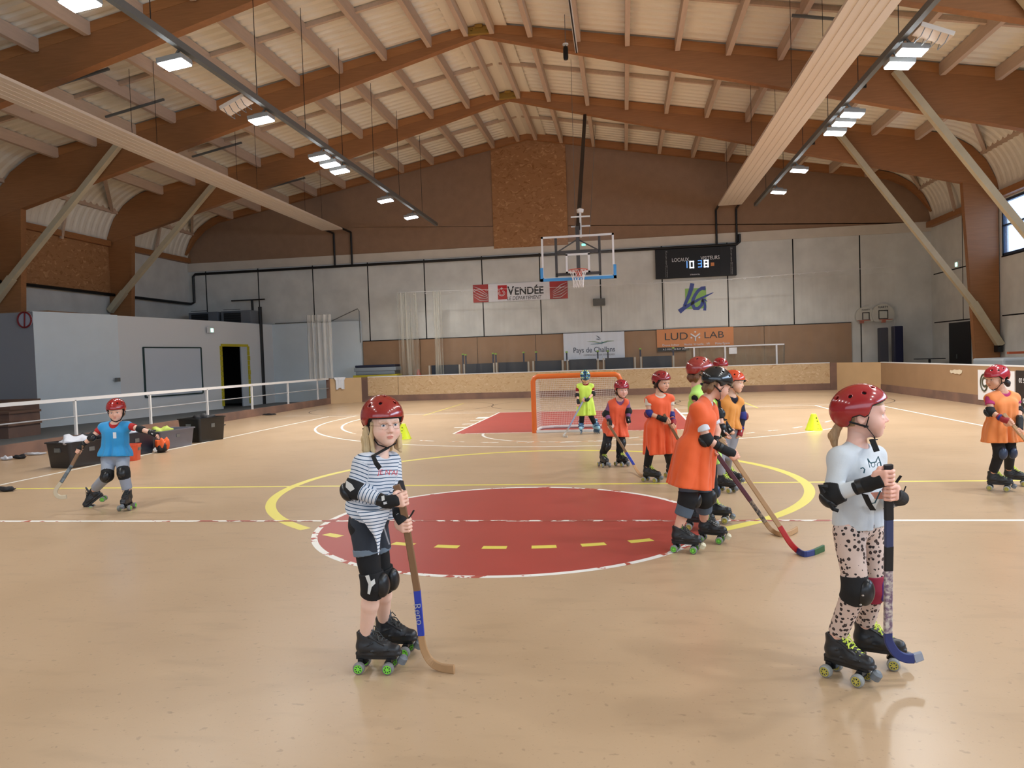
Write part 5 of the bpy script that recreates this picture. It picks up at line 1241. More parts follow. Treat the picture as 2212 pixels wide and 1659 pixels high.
    # --- helmet
    def helmet():
        cR, cF, cU = [x*k*g('hks', 1.0) for x in (.101, .127, .107)]; R = fh
        if g('help'): 
            Rm = Matrix.Rotation(math.radians(g('help')), 3, fh[0]); R = (fh[0], Rm @ fh[1], Rm @ fh[2])
        c = loc(hcn, fh, 0, -.012*k, .036*k); hH = min(.0042, max(.0028, h*.7)); F = Field(hH); c_ = npv(c); A = [npv(x) for x in R]
        kx = npv([-.2, -.075, -.06, -.045, -.012, .004, .022, .05, .2])*k; bike = g('helmet') == 'bike'
        ky = npv([-.06, -.06, -.045, -.022, -.022, -.038, -.034, .0, .004])*k if not bike else npv([-.03]*9)*k
        def shell(X, Y, Z, ro=1.0, th=None, lip=0.0):
            x, y, z = X-c_[0], Y-c_[1], Z-c_[2]; s_, f_, u_ = [x*a[0]+y*a[1]+z*a[2] for a in A]
            rr = [cR-(1-ro), cF-(1-ro), cU-(1-ro)]
            q = np.sqrt((s_/rr[0])**2+(f_/rr[1])**2+(u_/rr[2])**2); g2 = np.sqrt((s_/rr[0]**2)**2+(f_/rr[1]**2)**2+(u_/rr[2]**2)**2); d = q*(q-1)/np.maximum(g2, 1e-5)
            d = np.maximum(d, -(d+(th or .011)))
            return np.maximum(d, (np.interp(f_, kx, ky)-lip-u_)*.8)
        ext = npv((.14, .14, .14))*k
        F.add(lambda X, Y, Z: shell(X, Y, Z), c_-ext, c_+ext)
        dirs = [(24, 38), (-24, 38), (62, 36), (-62, 36), (105, 40), (-105, 40), (150, 42), (-150, 42), (0, 66), (180, 62)]
        if bike: dirs = []
        for az, el in dirs:
            az, el = math.radians(az), math.radians(el); v = A[1]*math.cos(el)*math.cos(az)+A[0]*math.cos(el)*math.sin(az)+A[2]*math.sin(el)
            F.cone(Vector(c_+v*.07), Vector(c_+v*.15), .0088*k, .0088*k, .0, 's')
        if bike:
            for q in (-.055, -.018, .018, .055):
                for aa, bb in (((q, .11, .03), (q*1.1, .05, .1)), ((q*1.1, .0, .11), (q, -.08, .085))): F.cone(loc(c, R, *aa), loc(c, R, *bb), .009, .009, .004, 's')
        V, Q = F.build(); hcv = L3(g('helc', (158, 30, 32)))
        col = np.tile(hcv, (len(V), 1))
        if bike:
            nz = np.sin(V[:, 0]*70)+np.sin(V[:, 1]*60+1)+np.sin(V[:, 2]*85+2); col[nz > .6] = L3((196, 206, 120)); col[nz < -.7] = L3((30, 60, 90))
        o = meshobj('helmet', (V, Q), M_SHINY, root, col)
        F2 = Field(hH); F2.add(lambda X, Y, Z: shell(X, Y, Z, 1-.0105, .013, .006), c_-ext, c_+ext); meshobj('helmet_liner', F2.build(), M_BLACK, o)
        # straps
        b = MB(); ch = loc(hcn, fh, 0, .048*k, -.112*k)
        for q in (-1, 1):
            jn = loc(hcn, fh, q*.070*k, .008*k, -.045*k)
            b.tube([loc(hcn, fh, q*.083*k, .02*k, .0), jn, loc(hcn, fh, q*.045*k, .042*k, -.094*k), ch], .0052, n=6, sec=[(1.3, 0), (0, .4), (-1.3, 0), (0, -.4)]); b.tube([loc(hcn, fh, q*.082*k, -.06*k, -.02*k), jn], .005, n=6)
            b.lathe([(.001, -.004), (.010, -.004), (.010, .004), (.001, .004)], c=jn, n=10)
        b.build('strap', M_BLACK, o); 
        if g('tail'):
            P = [ch]+[W(p) for p in g('tail')]; MB().tube(P, .0115, sec=[(1.1, 0), (.9, .25), (-.9, .25), (-1.1, 0), (-.9, -.25), (.9, -.25)]).build('strap_tail', M_BLACK, o)
        return o
    helmet()
    # --- hair
    if not g('hairs') and g('helmet') != 'bike': cfg['hairs'] = [[(.055, -.055, .0, .026), (.05, -.066, -.05, .024), (.035, -.06, -.075, .018)], [(-.055, -.055, .0, .026), (-.05, -.066, -.05, .024), (-.035, -.06, -.075, .018)], [(.0, -.07, .0, .03), (0, -.075, -.06, .026)]]
    for hk_, hn_ in (('hairs', 'hair'), ('pony', 'ponytail')):
      if g(hk_):
          Fh = Field(max(.0028, h*.7))
          for st in g(hk_):
              P = [loc(hcn, fh, *[x*k for x in p[:3]]) for p in st]; rs_ = [p[3]*k for p in st]
              for (p, r0), (q, r1) in zip(zip(P, rs_), list(zip(P, rs_))[1:]): Fh.cone(p, q, r0, r1, .008)
          c_ = npv(hcn); Fh.warp = lambda X, Y, Z: .0016*np.sin((X-c_[0])*420+(Z-c_[2])*30)*np.sin((Y-c_[1])*400+(Z-c_[2])*24)
          V, Q = Fh.build(); meshobj(hn_, (V, Q), M_HAIR, root, np.tile(hc, (len(V), 1)))
    # --- shirt
    hasbib = bool(g('bib'))
    def torso(F, inf, k_=.04, low=0.0, lowr=0.0):
        for q in (-1, 1):
            F.cone(pel+fbody[0]*q*(.047+lowr)-spine*low, chest+fbody[0]*q*.05-spine*.07, .070*t+inf+lowr, .074*t+inf, k_)
        F.cone(nb-spine*.018, J['sL']-spine*.008-hw*.01, .040+inf*.6, .042+inf, .03).cone(nb-spine*.018, J['sR']-spine*.008+hw*.01, .040+inf*.6, .042+inf, .03)
    if g('shirt'):
        Fs = Field(h); torso(Fs, .002 if hasbib else .010, low=.0 if hasbib else g('shirtlow', .09), lowr=g('shirtflare', .006)); sl = g('sleeve', 1.0); slv = []
        for q in 'LR':
            a, e, w = J['s'+q], J['e'+q], J['w'+q]
            if sl <= 1:
                Fq = Field(h); dn = (e-a).normalized(); Fq.cone(a, a+(e-a)*min(1, sl+.25), .043*t, .044*t, 0); Fq.cut(a+(e-a)*sl, dn); slv.append(Fq.build())
            else: Fs.cone(a, e, .045*t, .040*t, .03).cone(e, e+(w-e)*.8, .038*t, .030*t, .012)
        Fs.ell(nb+spine*.02+fbody[1]*.02, (.052, .048, .04), fbody, .006, 's')
        if g('collar'): Fs.cone(nb-spine*.03, nb+spine*.02, .052, .047, .01)
        Fs.warp = wavy(pel, fbody, .002 if hasbib else .005, 6, -.05, .24, g('ph', .5), .0008 if hasbib else .0026)
        if g('hemcut'): Fs.cut(W(g('hemcut')[0]), g('hemcut')[1])
        else: Fs.cut(pel+spine*g('hemoff', -.01), -spine-fbody[1]*.08)
        V, Q = join(Fs.build(), *slv); col = np.tile(L3(g('shirt')), (len(V), 1))
        if g('stripes'):
            # horizontal stripes: rings around torso, rings along the arms
            u = (V-npv(pel))@npv(spine); best = np.full(len(V), 9.0); crd = u.copy()
            for q in 'LR':
                for a, e, off in ((J['s'+q], J['e'+q], 0), (J['e'+q], J['w'+q], (J['e'+q]-J['s'+q]).length)):
                    A_, B_ = npv(a), npv(e); ab = B_-A_; tt = ((V-A_)@ab)/(ab@ab); d = np.linalg.norm(V-A_-np.clip(tt, 0, 1)[:, None]*ab, axis=1)
                    m = (d < .052) & (tt > .05) & (d < best); best[m] = d[m]; crd[m] = off+tt[m]*np.linalg.norm(ab)
            so = meshobj('shirt', (V, Q), striped_mat(g('shirt'), g('stripes')), root, col); at_ = so.data.attributes.new('Crd', 'FLOAT', 'POINT'); at_.data.foreach_set('value', (crd+2).astype(np.float32))
        else: meshobj('shirt', (V, Q), M_CLOTH, root, col)
    # --- bib
    if g('bib'):
        Fb2 = Field(h); torso(Fb2, .020)
        hem = W(g('hem')); ln = (hem-pel); top = pel+spine*.06
        fl = g('flare', .03); 
        for q in (-1, 1): Fb2.cone(top+fbody[0]*q*.045, hem+fbody[0]*q*(.05+fl*.6), .088*t, .084*t+fl*.6, .05)
        for q in 'LR':
            hq = J['h'+q]; Fb2.cone(hq+spine*.05, hem+(hq-pel)*.9, .094*t+fl*.2, .088*t+fl*.6, .05)
        ax_ = (chest-hem).normalized(); frb = frame3((fb-ax_*fb.dot(ax_)), up=ax_)
        for q in 'LR':
            a, e = J['s'+q], J['e'+q]; out = hw if q == 'L' else -hw
            if g('cap'): Fb2.cone(a, a+(e-a)*g('cap'), .043*t+.003, .043*t+.008, .045)
            else: Fb2.cone(a+out*.056-spine*.012, a+out*.052-spine*.1, .036, .034, .010, 's')
        nk = g('neckr', (.062, .07, .07)); Fb2.ell(nb+spine*.012+fbody[1]*.028, nk, fbody, .008, 's')
        Lh = (chest-hem).length; Fb2.warp = wavy(hem, frb, g('fold', .010), g('nf', 8), 0, Lh*.95, g('ph', 1.0), .0022)
        Fb2.cut(hem, -ax_+frb[1]*.05)
        V, Q = Fb2.build(); col = np.tile(L3(g('bib')), (len(V), 1)); o = meshobj('bib', (V, Q), M_BIBM, root, col)
        e_ = (V-npv(hem))@npv(ax_)
    # --- trousers / shorts
    if g('pants'):
        for i, (c, lo_, r, kk) in enumerate(g('pants')):      # colour, reach (0 hip..1 knee..2 ankle), looseness
            Fp = Field(h); legs_ = []
            if lo_ > .05: Fp.cone(pel+fbody[0]*.035+spine*.03, pel-fbody[0]*.035+spine*.03, .073*t+r, .073*t+r, .03); Fp.cone(pel+fbody[0]*.03+spine*.06, pel-fbody[0]*.03+spine*.06, .070*t+r, .070*t+r, .03)
            for q in 'LR':
                hp_, kn, an = J['h'+q], J['k'+q], ank[q]
                if lo_ <= 1:
                    n_ = (kn-hp_).normalized(); Fq = Field(h); Fq.cone(hp_+spine*.02, hp_+(kn-hp_)*(lo_+.3), .070*t+r, (.070-.014*lo_)*t+r, 0); Fq.cut(hp_+(kn-hp_)*lo_, n_); legs_.append(Fq.build())
                else:
                    f_ = lo_-1; m_ = kn+(an-kn)*f_; n_ = (an-kn).normalized(); Fq = Field(h); Fq.cone(kn-n_*.01, m_+n_*.06, .053*t+r, (.054-.015*f_)*t+r, 0); Fq.cut(m_, n_); Fq.cut(kn-n_*.01, -n_); legs_.append(Fq.build()); Fp.cone(hp_, kn, .069*t+r, .0505*t+r, .03)
            Fp.warp = wavy(pel, fbody, .0025, 4, -.3, .1, 2.0, .0018+r*.08)
            V, Q = join(Fp.build(), *legs_); col = np.tile(L3(c), (len(V), 1))
            if kk == 'leopard_old':
                rn = np.random.RandomState(3); n_ = 620; S_ = V[rn.randint(0, len(V), n_)]; keep = []
                for p in S_:
                    if all(np.sum((p-q_)**2) > .0185**2 for q_ in keep): keep.append(p)
                for i_, p in enumerate(keep):
                    d = V-p; a_ = rn.rand(3)-.5; a_ /= np.linalg.norm(a_); r_ = np.sqrt((d**2).sum(1)+.9*(d@a_)**2)*(1+.15*np.sin(9*np.arctan2(d[:, 2], d[:, 0])+i_)); R0 = .0058+.0028*rn.rand()
                    col[r_ < R0] = L3((44, 36, 36)); col[r_ < R0*.42] = L3((96, 70, 60))
            nm_ = 'leggings' if kk in ('leopard', 'tight') else ('shorts' if lo_ <= 1 else 'trousers')
            o = meshobj(nm_, (V, Q), M_CLOTH if kk != 'leopard' else leopard_mat(c), root, col)
            if kk == 'cuff':
                for q in 'LR': hp_, kn = J['h'+q], J['k'+q]; n_ = (kn-hp_).normalized(); e1 = hp_+(kn-hp_)*(lo_-.04); rr = (.070-.014*lo_)*t+r+.004; Fc = Field(h); Fc.cone(e1-n_*.012, e1+n_*.012, rr, rr, .0); Fc.cut(e1+n_*.016, n_); Fc.cut(e1-n_*.016, -n_); meshobj('cuff', Fc.build(), mat('denim_cuff', (112, 126, 140), rough=.85), o)
    # --- pads
    def pad(name, a, j, b, cap_dir, r1, r2, m, capm, ln=.055, capr=(.044, .026, .062), straps=True):
        da = (a-j).normalized(); db = (b-j).normalized(); F = Field(max(.003, h*.8)); rp = (max([q_[2] for q_ in g('pants')])+.002 if name == 'knee_pad' and g('pants') else 0); r1 += rp; r2 += rp; F.cone(j+da*ln, j, r1, r1, .01).cone(j, j+db*ln, r1, r2, .01); F.cut(j+da*ln, da); F.cut(j+db*ln, db)
        o = meshobj(name, F.build(), m, root); cd = cap_dir-(da-db)*cap_dir.dot((da-db).normalized())/max(1e-6, (da-db).length); cd = cd.normalized(); upv = (da-db).normalized(); sd = cd.cross(upv).normalized()
        C = Field(max(.003, h*.8)); C.ell(j+cd*(r1-.014), (capr[0], capr[1]+.012, capr[2]), (sd, cd, upv), 0); C.cut(j+cd*(r1-.02), -cd)
        cobj = meshobj('cap', C.build(), capm, o); return o
    M_CAP = mat('pad_cap', (24, 25, 28), rough=.32)
    for q in 'LR':
        kp = g('kneepad'+q, g('kneepad'))
        if kp:
            kf = hdg(g('kd'+q, g('kd', cfg['bh']))); m_ = M_BLACK; cm = M_CAP
            if kp == 'purple': cm = mat('purple_cap', (96, 62, 150), rough=.5); m_ = mat('crimson_pad', (150, 32, 62), rough=.7)
            if kp == 'sheen': cm = mat('blue_black_cap', (44, 58, 84), rough=.3)
            pad('knee_pad', J['h'+q], J['k'+q], ank[q], kf, .057*t, .052*t, m_, cm, .06)
        ep = g('elbowpad'+q, g('elbowpad'))
        if ep:
            el = J['e'+q]; sh = J['s'+q]; wr = J['w'+q]; od = ((el-sh).normalized()-(wr-el).normalized()); od = od if od.length > .2 else -fb
            m_ = M_BLACK if ep != 'blue' else mat('blue_pad', (34, 40, 120), rough=.7)
            pad('elbow_pad', sh, el, wr, od, (.047 if g('sleeve', 1) > 1 else .042)*t, (.044 if g('sleeve', 1) > 1 else .039)*t, m_, M_CAP if ep != 'blue' else mat('red_cap', (120, 40, 52), rough=.6), .042, (.036, .02, .046))
        wg = g('wristguard'+q, g('wristguard'))
        if wg and cfg.get('hand'+q):
            wr = J['w'+q]; el = J['e'+q]; hd = cfg['hand'+q]; G = W(hd[1]); df = (wr-el).normalized(); dh = (G-wr).normalized(); F = Field(max(.003, h*.75)); L1 = g('wgl', .055)
            kg = .92 if hd[0] == 'grip' else .6; e2 = wr+dh*min(.062, (G-wr).length*kg); F.cone(wr-df*L1, wr, .031*t, .029*t, .01).cone(wr, e2+dh*.01, .029*t, .0335*t, .01); F.cut(wr-df*L1, -df); F.cut(e2, dh)
            if hd[0] == 'grip': F.cuts = F.cuts[:1]; F.cone(wr-HF*.010, G-HF*.024-dh*.030, .028*t, .029*t, .012, flat=(HF, 1.5)); F.cut(G-dh*.014, dh)
            sp = Vector((0, 0, -1)); F.cone(wr-df*.045+sp*.022, wr+dh*.02+sp*.027, .010, .010, .008)
            m_ = M_BLACK if wg != 'redblue' else mat('red_guard', (150, 36, 44), rough=.7); o = meshobj('wrist_guard', F.build(), m_, root)
            F = Field(max(.003, h*.75)); F.cone(wr-df*.038, wr-df*.014, .0335*t, .0325*t, .0); F.cut(wr-df*.04, -df); F.cut(wr-df*.012, df); meshobj('wrist_strap', F.build(), M_BLACKP if wg != 'redblue' else mat('blue_pad', (34, 40, 120)), o)
            lb = wr-HF*.031+dh*.004; u_ = dh.cross(HF).normalized(); MB().bar(lb-dh*.011, lb+dh*.011, .003, .011, up=u_).build('care_label', mat('label_white', (200, 200, 200)), o)
    return root, J, fh, fbody, W, ank
# ---- hockey sticks: sections along a polyline
M_STW = mat('ash_wood', (178, 140, 100), rough=.5, var=.08, vscale=6); M_STD = mat('brown_grip', (128, 96, 68), rough=.5, var=.06, vscale=8)
def stick(label, D, segs, group='hockey sticks', w=.030, th=.019):
    """segs: (part name, material, [(px,py,depth offset),...]); blades widen"""
    t = None
    for nm, m, P, ww in segs:
        Q = [at_depth(p[0], p[1], D+p[2]) for p in P]
        Q = [q if q.z > .022 else on_plane(p[0], p[1], 2, .022) for q, p in zip(Q, P)]
        if t is None: t = thing('hockey_stick', label, 'hockey stick', Q[0], group)
        if len(Q) > 2:    # smooth the bend
            R_ = []
            for i in range(len(Q)-1):
                p0, p1, p2, p3 = Q[max(0, i-1)], Q[i], Q[i+1], Q[min(len(Q)-1, i+2)]
                for k in range(5):
                    u = k/5; R_.append(.5*((2*p1)+(p2-p0)*u+(2*p0-5*p1+4*p2-p3)*u*u+(3*p1-3*p2+p3-p0)*u**3))
            R_.append(Q[-1]); Q = R_
        n = len(Q); b = MB(); prev = None; rings = []
        for i, p in enumerate(Q):
            d = (Q[min(i+1, n-1)]-Q[max(i-1, 0)]).normalized(); a = HF-d*HF.dot(d); a.normalize(); c = d.cross(a).normalized(); wv = ww[0]+(ww[1]-ww[0])*i/max(1, n-1)
            hw_, ht = wv/2, th/2*(1 if 'blade' not in nm else .8); S_ = [(-1, -.7), (-.8, -1), (.8, -1), (1, -.7), (1, .7), (.8, 1), (-.8, 1), (-1, .7)]
            rings.append([b.bm.verts.new(p+c*(x*hw_)+a*(y*ht)) for x, y in S_])
        for r0, r1 in zip(rings, rings[1:]):
            for j in range(8): b._f([r0[j], r0[(j+1) % 8], r1[(j+1) % 8], r1[j]])
        b._f(rings[0][::-1]); b._f(rings[-1]); b.build(nm, m, t)
    return t
def DF(x, y): return (on_floor(x, y)-CO).dot(HF)
# ================================================================== THE CHILDREN
HB_L = [[(.07, -.02, -.02, .02), (.078, -.03, -.07, .024), (.08, -.02, -.115, .02), (.085, -.005, -.14, .008)], [(-.072, -.02, -.02, .022), (-.08, -.02, -.07, .026), (-.082, -.015, -.118, .024), (-.08, -.0, -.145, .008)],
        [(.04, -.07, -.03, .03), (.045, -.075, -.08, .03), (.045, -.07, -.13, .022)], [(-.04, -.07, -.03, .03), (-.048, -.075, -.08, .032), (-.05, -.07, -.135, .022)], [(-.066, .028, .01, .010), (-.07, .022, -.05, .010), (-.064, .02, -.12, .009), (-.058, .035, -.16, .004)], [(.064, .03, .01, .008), (.068, .02, -.05, .009), (.072, .01, -.12, .008)]]
D1 = DF(800, 1450)
r1 = person(dict(id='p1', D=D1, label='girl with glasses in a striped top, standing at the red circle with a stick',
    J=dict(head=(828, 916, 0), neck=(818, 983, 0), sR=(785, 1000, -.09), sL=(845, 996, .09), eR=(762, 1057, -.13), wR=(834, 1084, -.16), eL=(856, 1060, .04), wL=(862, 1110, -.09), hR=(784, 1140, -.05), hL=(806, 1138, .05), kR=(806, 1262, -.06), kL=(828, 1250, .08)),
    hh=150, hp=0, bh=122, style='dark', skR=(799, 1447, 97), skL=(838, 1412, 100), handR=('grip', (869, 1077, -.15), (858, 1052, -.13), (876, 1130, -.10)), handL=('grip', (877, 1133, -.10), (868, 1077, -.13), (905, 1380, 0)),
    hair=(206, 178, 134), brow=(176, 146, 112), skin=(236, 196, 176), hairs=HB_L, tail=[(806, 985, -.12), (812, 1000, -.14), (821, 1012, -.15)], shirt=(212, 214, 220), sleeve=1.6, stripes=(52, 82, 112), shirtflare=.024, shirtlow=.15, hemcut=((786, 1122, -.1), Vector((0, 0, -.8))-hdg(122)*.55),
    pants=[((44, 50, 60), .44, .004, 'cuff'), ((16, 16, 18), 1.2, .0, 'tight')], kneepad=True, kd=100, elbowpad=True, wristguard=True, helc=(150, 34, 28), ph=.3, thin=.93))
_, J, fh, fbo, W, ank = r1; P1R = r1[0]
# glasses
b = MB()
for q in (-1, 1):
    cc = loc(J['head'], fh, q*.030, .103, -.003); b.tube([cc+fh[0]*(.019*math.cos(a))+fh[2]*(.0165*math.sin(a))-fh[1]*(.004*abs(math.cos(a))*(1 if q*math.cos(a) > 0 else 0)) for a in np.linspace(0, 2*PI, 25)], .0008, n=5, cap=False)
    b.tube([loc(J['head'], fh, q*.049, .098, 0), loc(J['head'], fh, q*.072, .06, .0), loc(J['head'], fh, q*.078, .0, -.002)], .0009, n=5)
b.tube([loc(J['head'], fh, -.011, .104, -.001), loc(J['head'], fh, 0, .107, .001), loc(J['head'], fh, .011, .104, -.001)], .001, n=5)
b.build('glasses', mat('rose_gold_wire', (170, 120, 100), rough=.25, metal=.9), P1R)
# print on the shirt, front tail of the shirt, pad tags
def on_front(J, fb, side, upv): return None
def decal_text(s, P, nrm, upv, size, m, parent, sx=1.0):
    n = nrm.normalized(); x = upv.cross(n).normalized(); y = n.cross(x); M = Matrix(((x.x, y.x, n.x, P.x), (x.y, y.y, n.y, P.y), (x.z, y.z, n.z, P.z), (0, 0, 0, 1))); return text(s, 'lettering', size, m, M, parent, ext=.0006, sx=sx)
ch = (J['sL']+J['sR'])/2; pe = (J['hL']+J['hR'])/2; sp = (ch-pe).normalized()
decal_text("JE N'AI", W((838, 1021, -.115)), hdg(150), sp, .034, mat('print_red', (200, 60, 70)), P1R)
for nm, P, s, c in (('elbow_tag', [(748, 1038, -.185), (760, 1046, -.19), (766, 1056, -.19), (757, 1062, -.185), (747, 1052, -.18)], 1, (214, 214, 210)), ('wrist_tag', [(824, 1072, -.20), (830, 1070, -.20), (831, 1080, -.20), (825, 1082, -.20)], 1, (214, 214, 210)), ('knee_tag', [(789, 1244, -.13), (797, 1242, -.135), (801, 1256, -.135), (809, 1250, -.13), (811, 1260, -.13), (803, 1268, -.135), (799, 1284, -.135), (794, 1282, -.13), (796, 1262, -.13)], 1, (206, 206, 200))):
    b = MB(); Q = [W(p) for p in P]; A = [b.bm.verts.new(q) for q in Q]; B = [b.bm.verts.new(q-HF*.003) for q in Q]; b._f(A); b._f(B[::-1])
    for i in range(len(Q)): b._f([A[i], A[(i+1) % len(Q)], B[(i+1) % len(Q)], B[i]])
    b.build(nm, mat('tag_white', c, rough=.7), P1R)
# front tail of the blouse
b = MB(); L_ = [(770, 1104, -.20), (778, 1116, -.20), (788, 1130, -.18), (796, 1142, -.165), (806, 1155, -.155), (813, 1172, -.15), (816, 1190, -.145), (818, 1197, -.145)]; R_ = [(842, 1100, -.13), (840, 1114, -.13), (834, 1128, -.12), (829, 1142, -.12), (823, 1155, -.135), (821, 1172, -.145), (820, 1190, -.145), (819, 1197, -.145)]
G_ = []
for (a, c) in zip(L_, R_):
    A, Cc = W(a), W(c); G_.append([b.bm.verts.new(A.lerp(Cc, t_)-HF*(.02*math.sin(PI*t_))) for t_ in (0, .25, .5, .75, 1)])
for a, c in zip(G_, G_[1:]):
    for i in range(4): b._f([a[i], a[i+1], c[i+1], c[i]])
mt = mat('striped_cotton', (226, 228, 234), rough=.85); nt = mt.node_tree; tc = nt.nodes.new('ShaderNodeTexCoord'); sx_ = nt.nodes.new('ShaderNodeSeparateXYZ'); nt.links.new(tc.outputs['Object'], sx_.inputs[0])
m1 = nt.nodes.new('ShaderNodeMath'); m1.operation = 'MODULO'; nt.links.new(sx_.outputs[2], m1.inputs[0]); m1.inputs[1].default_value = .0165; m2 = nt.nodes.new('ShaderNodeMath'); m2.operation = 'LESS_THAN'; nt.links.new(m1.outputs[0], m2.inputs[0]); m2.inputs[1].default_value = .0042
mx = nt.nodes.new('ShaderNodeMix'); mx.data_type = 'RGBA'; mx.inputs[6].default_value = lin((226, 228, 234)); mx.inputs[7].default_value = lin((52, 82, 112)); nt.links.new(m2.outputs[0], mx.inputs[0]); nt.links.new(mx.outputs[2], nt.nodes['Principled BSDF'].inputs['Base Color'])
o = b.build('shirt_tail', mt, P1R, smooth=True)
MB().tube([W((880, 1122, -.11)), W((886, 1116, -.12)), W((891, 1108, -.12)), W((894, 1102, -.12))], .009, sec=[(1, 0), (0, .3), (-1, 0), (0, -.3)]).build('loose_strap', M_BLACK, P1R)
MB().tube([W((826, 1125, -.1)), W((831, 1145, -.11)), W((837, 1165, -.12)), W((841, 1176, -.12))], .004, n=6).build('drawstring', mat('cord_grey', (150, 150, 156)), P1R)
stick('brown gripped wooden stick with a blue band held by the girl in the striped top', D1, [
    ('shaft', M_STD, [(856, 1048, -.14), (871, 1100, -.12), (901, 1275, -.05)], (.033, .033)), ('blue_band', mat('stick_blue', (40, 64, 170), rough=.4), [(901, 1275, -.05), (910, 1372, -.01)], (.034, .032)),
    ('blade', M_STW, [(910, 1372, -.01), (915, 1400, 0), (929, 1427, 0), (950, 1441, .0), (981, 1446, 0)], (.032, .044))])
Pm = at_depth(904, 1325, D1-.04); o = decal_text('Reno', Pm-HF*.0125, -HF, Vector((1, 0, .12)), .05, mat('silver_ink', (150, 150, 165)), None); attach(o, bpy.data.objects['hockey_stick'])

# ---- P2
D2 = DF(1855, 1462)
PT = [[(0, -.10, -.045, .018), (.0, -.125, -.09, .022), (.0, -.12, -.14, .012)], [(.05, .06, .055, .018), (.06, .035, .03, .016), (.066, .01, -.01, .01)], [(-.05, .06, .055, .018), (-.06, .035, .03, .016), (-.066, .01, -.01, .012)]]
r2 = person(dict(id='p2', D=D2, label='girl in a white cat print top and leopard leggings holding a stick upright',
    J=dict(head=(1862, 897, 0), neck=(1850, 962, 0), sR=(1812, 988, -.07), sL=(1890, 985, .09), eR=(1800, 1068, -.12), wR=(1872, 1046, -.2), eL=(1908, 1082, .02), wL=(1945, 1076, -.15), hR=(1833, 1150, -.05), hL=(1876, 1148, .06), kR=(1848, 1272, -.08), kL=(1886, 1268, .06)),
    hh=110, hp=-2, hr=0, bh=140, style='yellow', help=-17, skR=(1813, 1461, 140), skL=(1876, 1432, 118), handR=('grip', (1916, 1030, -.25), (1919, 1003, -.25), (1919, 1100, -.23)), handL=('grip', (1922, 1063, -.24), (1919, 1003, -.25), (1919, 1100, -.23)),
    hair=(176, 142, 104), brow=(150, 118, 90), skin=(238, 190, 172), hairs=PT[1:2], pony=PT[:1], tail=[(1884, 950, -.10), (1894, 975, -.13)], shirt=(206, 210, 213), sleeve=1.6, shirtflare=.010, hemoff=.035,
    pants=[((214, 190, 178), 1.85, .0, 'leopard')], kneepad=True, kneepadL='purple', kd=140, kdL=120, elbowpad=True, wristguard=True, helc=(160, 26, 32), ph=1.3, thin=.98, rs=.0165))
_, J, fh, fbo, W, ank = r2; P2R = r2[0]
M_PT = mat('print_teal', (40, 90, 104)); b = MB()
def pl(P, r=.0018): b.tube([W(p) for p in P], r, n=5)
zd = -.155
pl([(1874, 991, zd), (1880, 1000, zd), (1892, 998, zd), (1897, 986, zd), (1902, 1000, zd), (1904, 1010, zd)], .003); pl([(1874, 991, zd), (1879, 1010, zd)])
for cx_ in (1886, 1899): pl([(cx_+4*math.cos(a), 1004+5*math.sin(a), zd) for a in np.linspace(0, 6.28, 13)], .0015)
pl([(1859, 1012, zd), (1864, 1010, zd), (1868, 1014, zd), (1866, 1022, zd)], .003); pl([(1880, 1088, -.15), (1890, 1086, -.15), (1902, 1060, -.15)], .003)
b.build('cat_print', M_PT, P2R)
b = MB(); Q = [W(p) for p in ((1880, 1064, -.135), (1909, 1062, -.13), (1908, 1078, -.13), (1890, 1078, -.135))]; b.quad(Q); b.build('coral_print', mat('print_coral', (220, 150, 130)), P2R)
b = MB(); b.tube([W((1868, 1068, -.2)), W((1878, 1090, -.19)), W((1886, 1102, -.19))], .017, sec=[(1, 0), (.9, .12), (-.9, .12), (-1, 0), (-.9, -.12), (.9, -.12)]); b.build('loose_strap', M_BLACK, P2R)
b = MB(); b.tube([W((1936, 1042, -.2)), W((1943, 1032, -.2)), W((1946, 1028, -.2))], .012, sec=[(1, 0), (0, .4), (-1, 0), (0, -.4)]); b.build('loose_strap', M_BLACK, P2R)
b = MB(); b.tube([W((1950, 1070, -.18)), W((1953, 1060, -.18)), W((1957, 1050, -.18))], .007, sec=[(1, 0), (0, .4), (-1, 0), (0, -.4)]); b.build('loose_strap', M_BLACK, P2R)
b = MB(); b.tube([W((1786, 1052, -.15)), W((1772, 1050, -.15)), W((1778, 1064, -.15))], .012, n=6); b.build('loose_strap', M_BLACK, P2R)
b = MB(); b.tube([W((1790, 1085, -.15)), W((1800, 1100, -.15)), W((1810, 1103, -.15))], .009, n=6); b.build('loose_strap', M_BLACK, P2R)

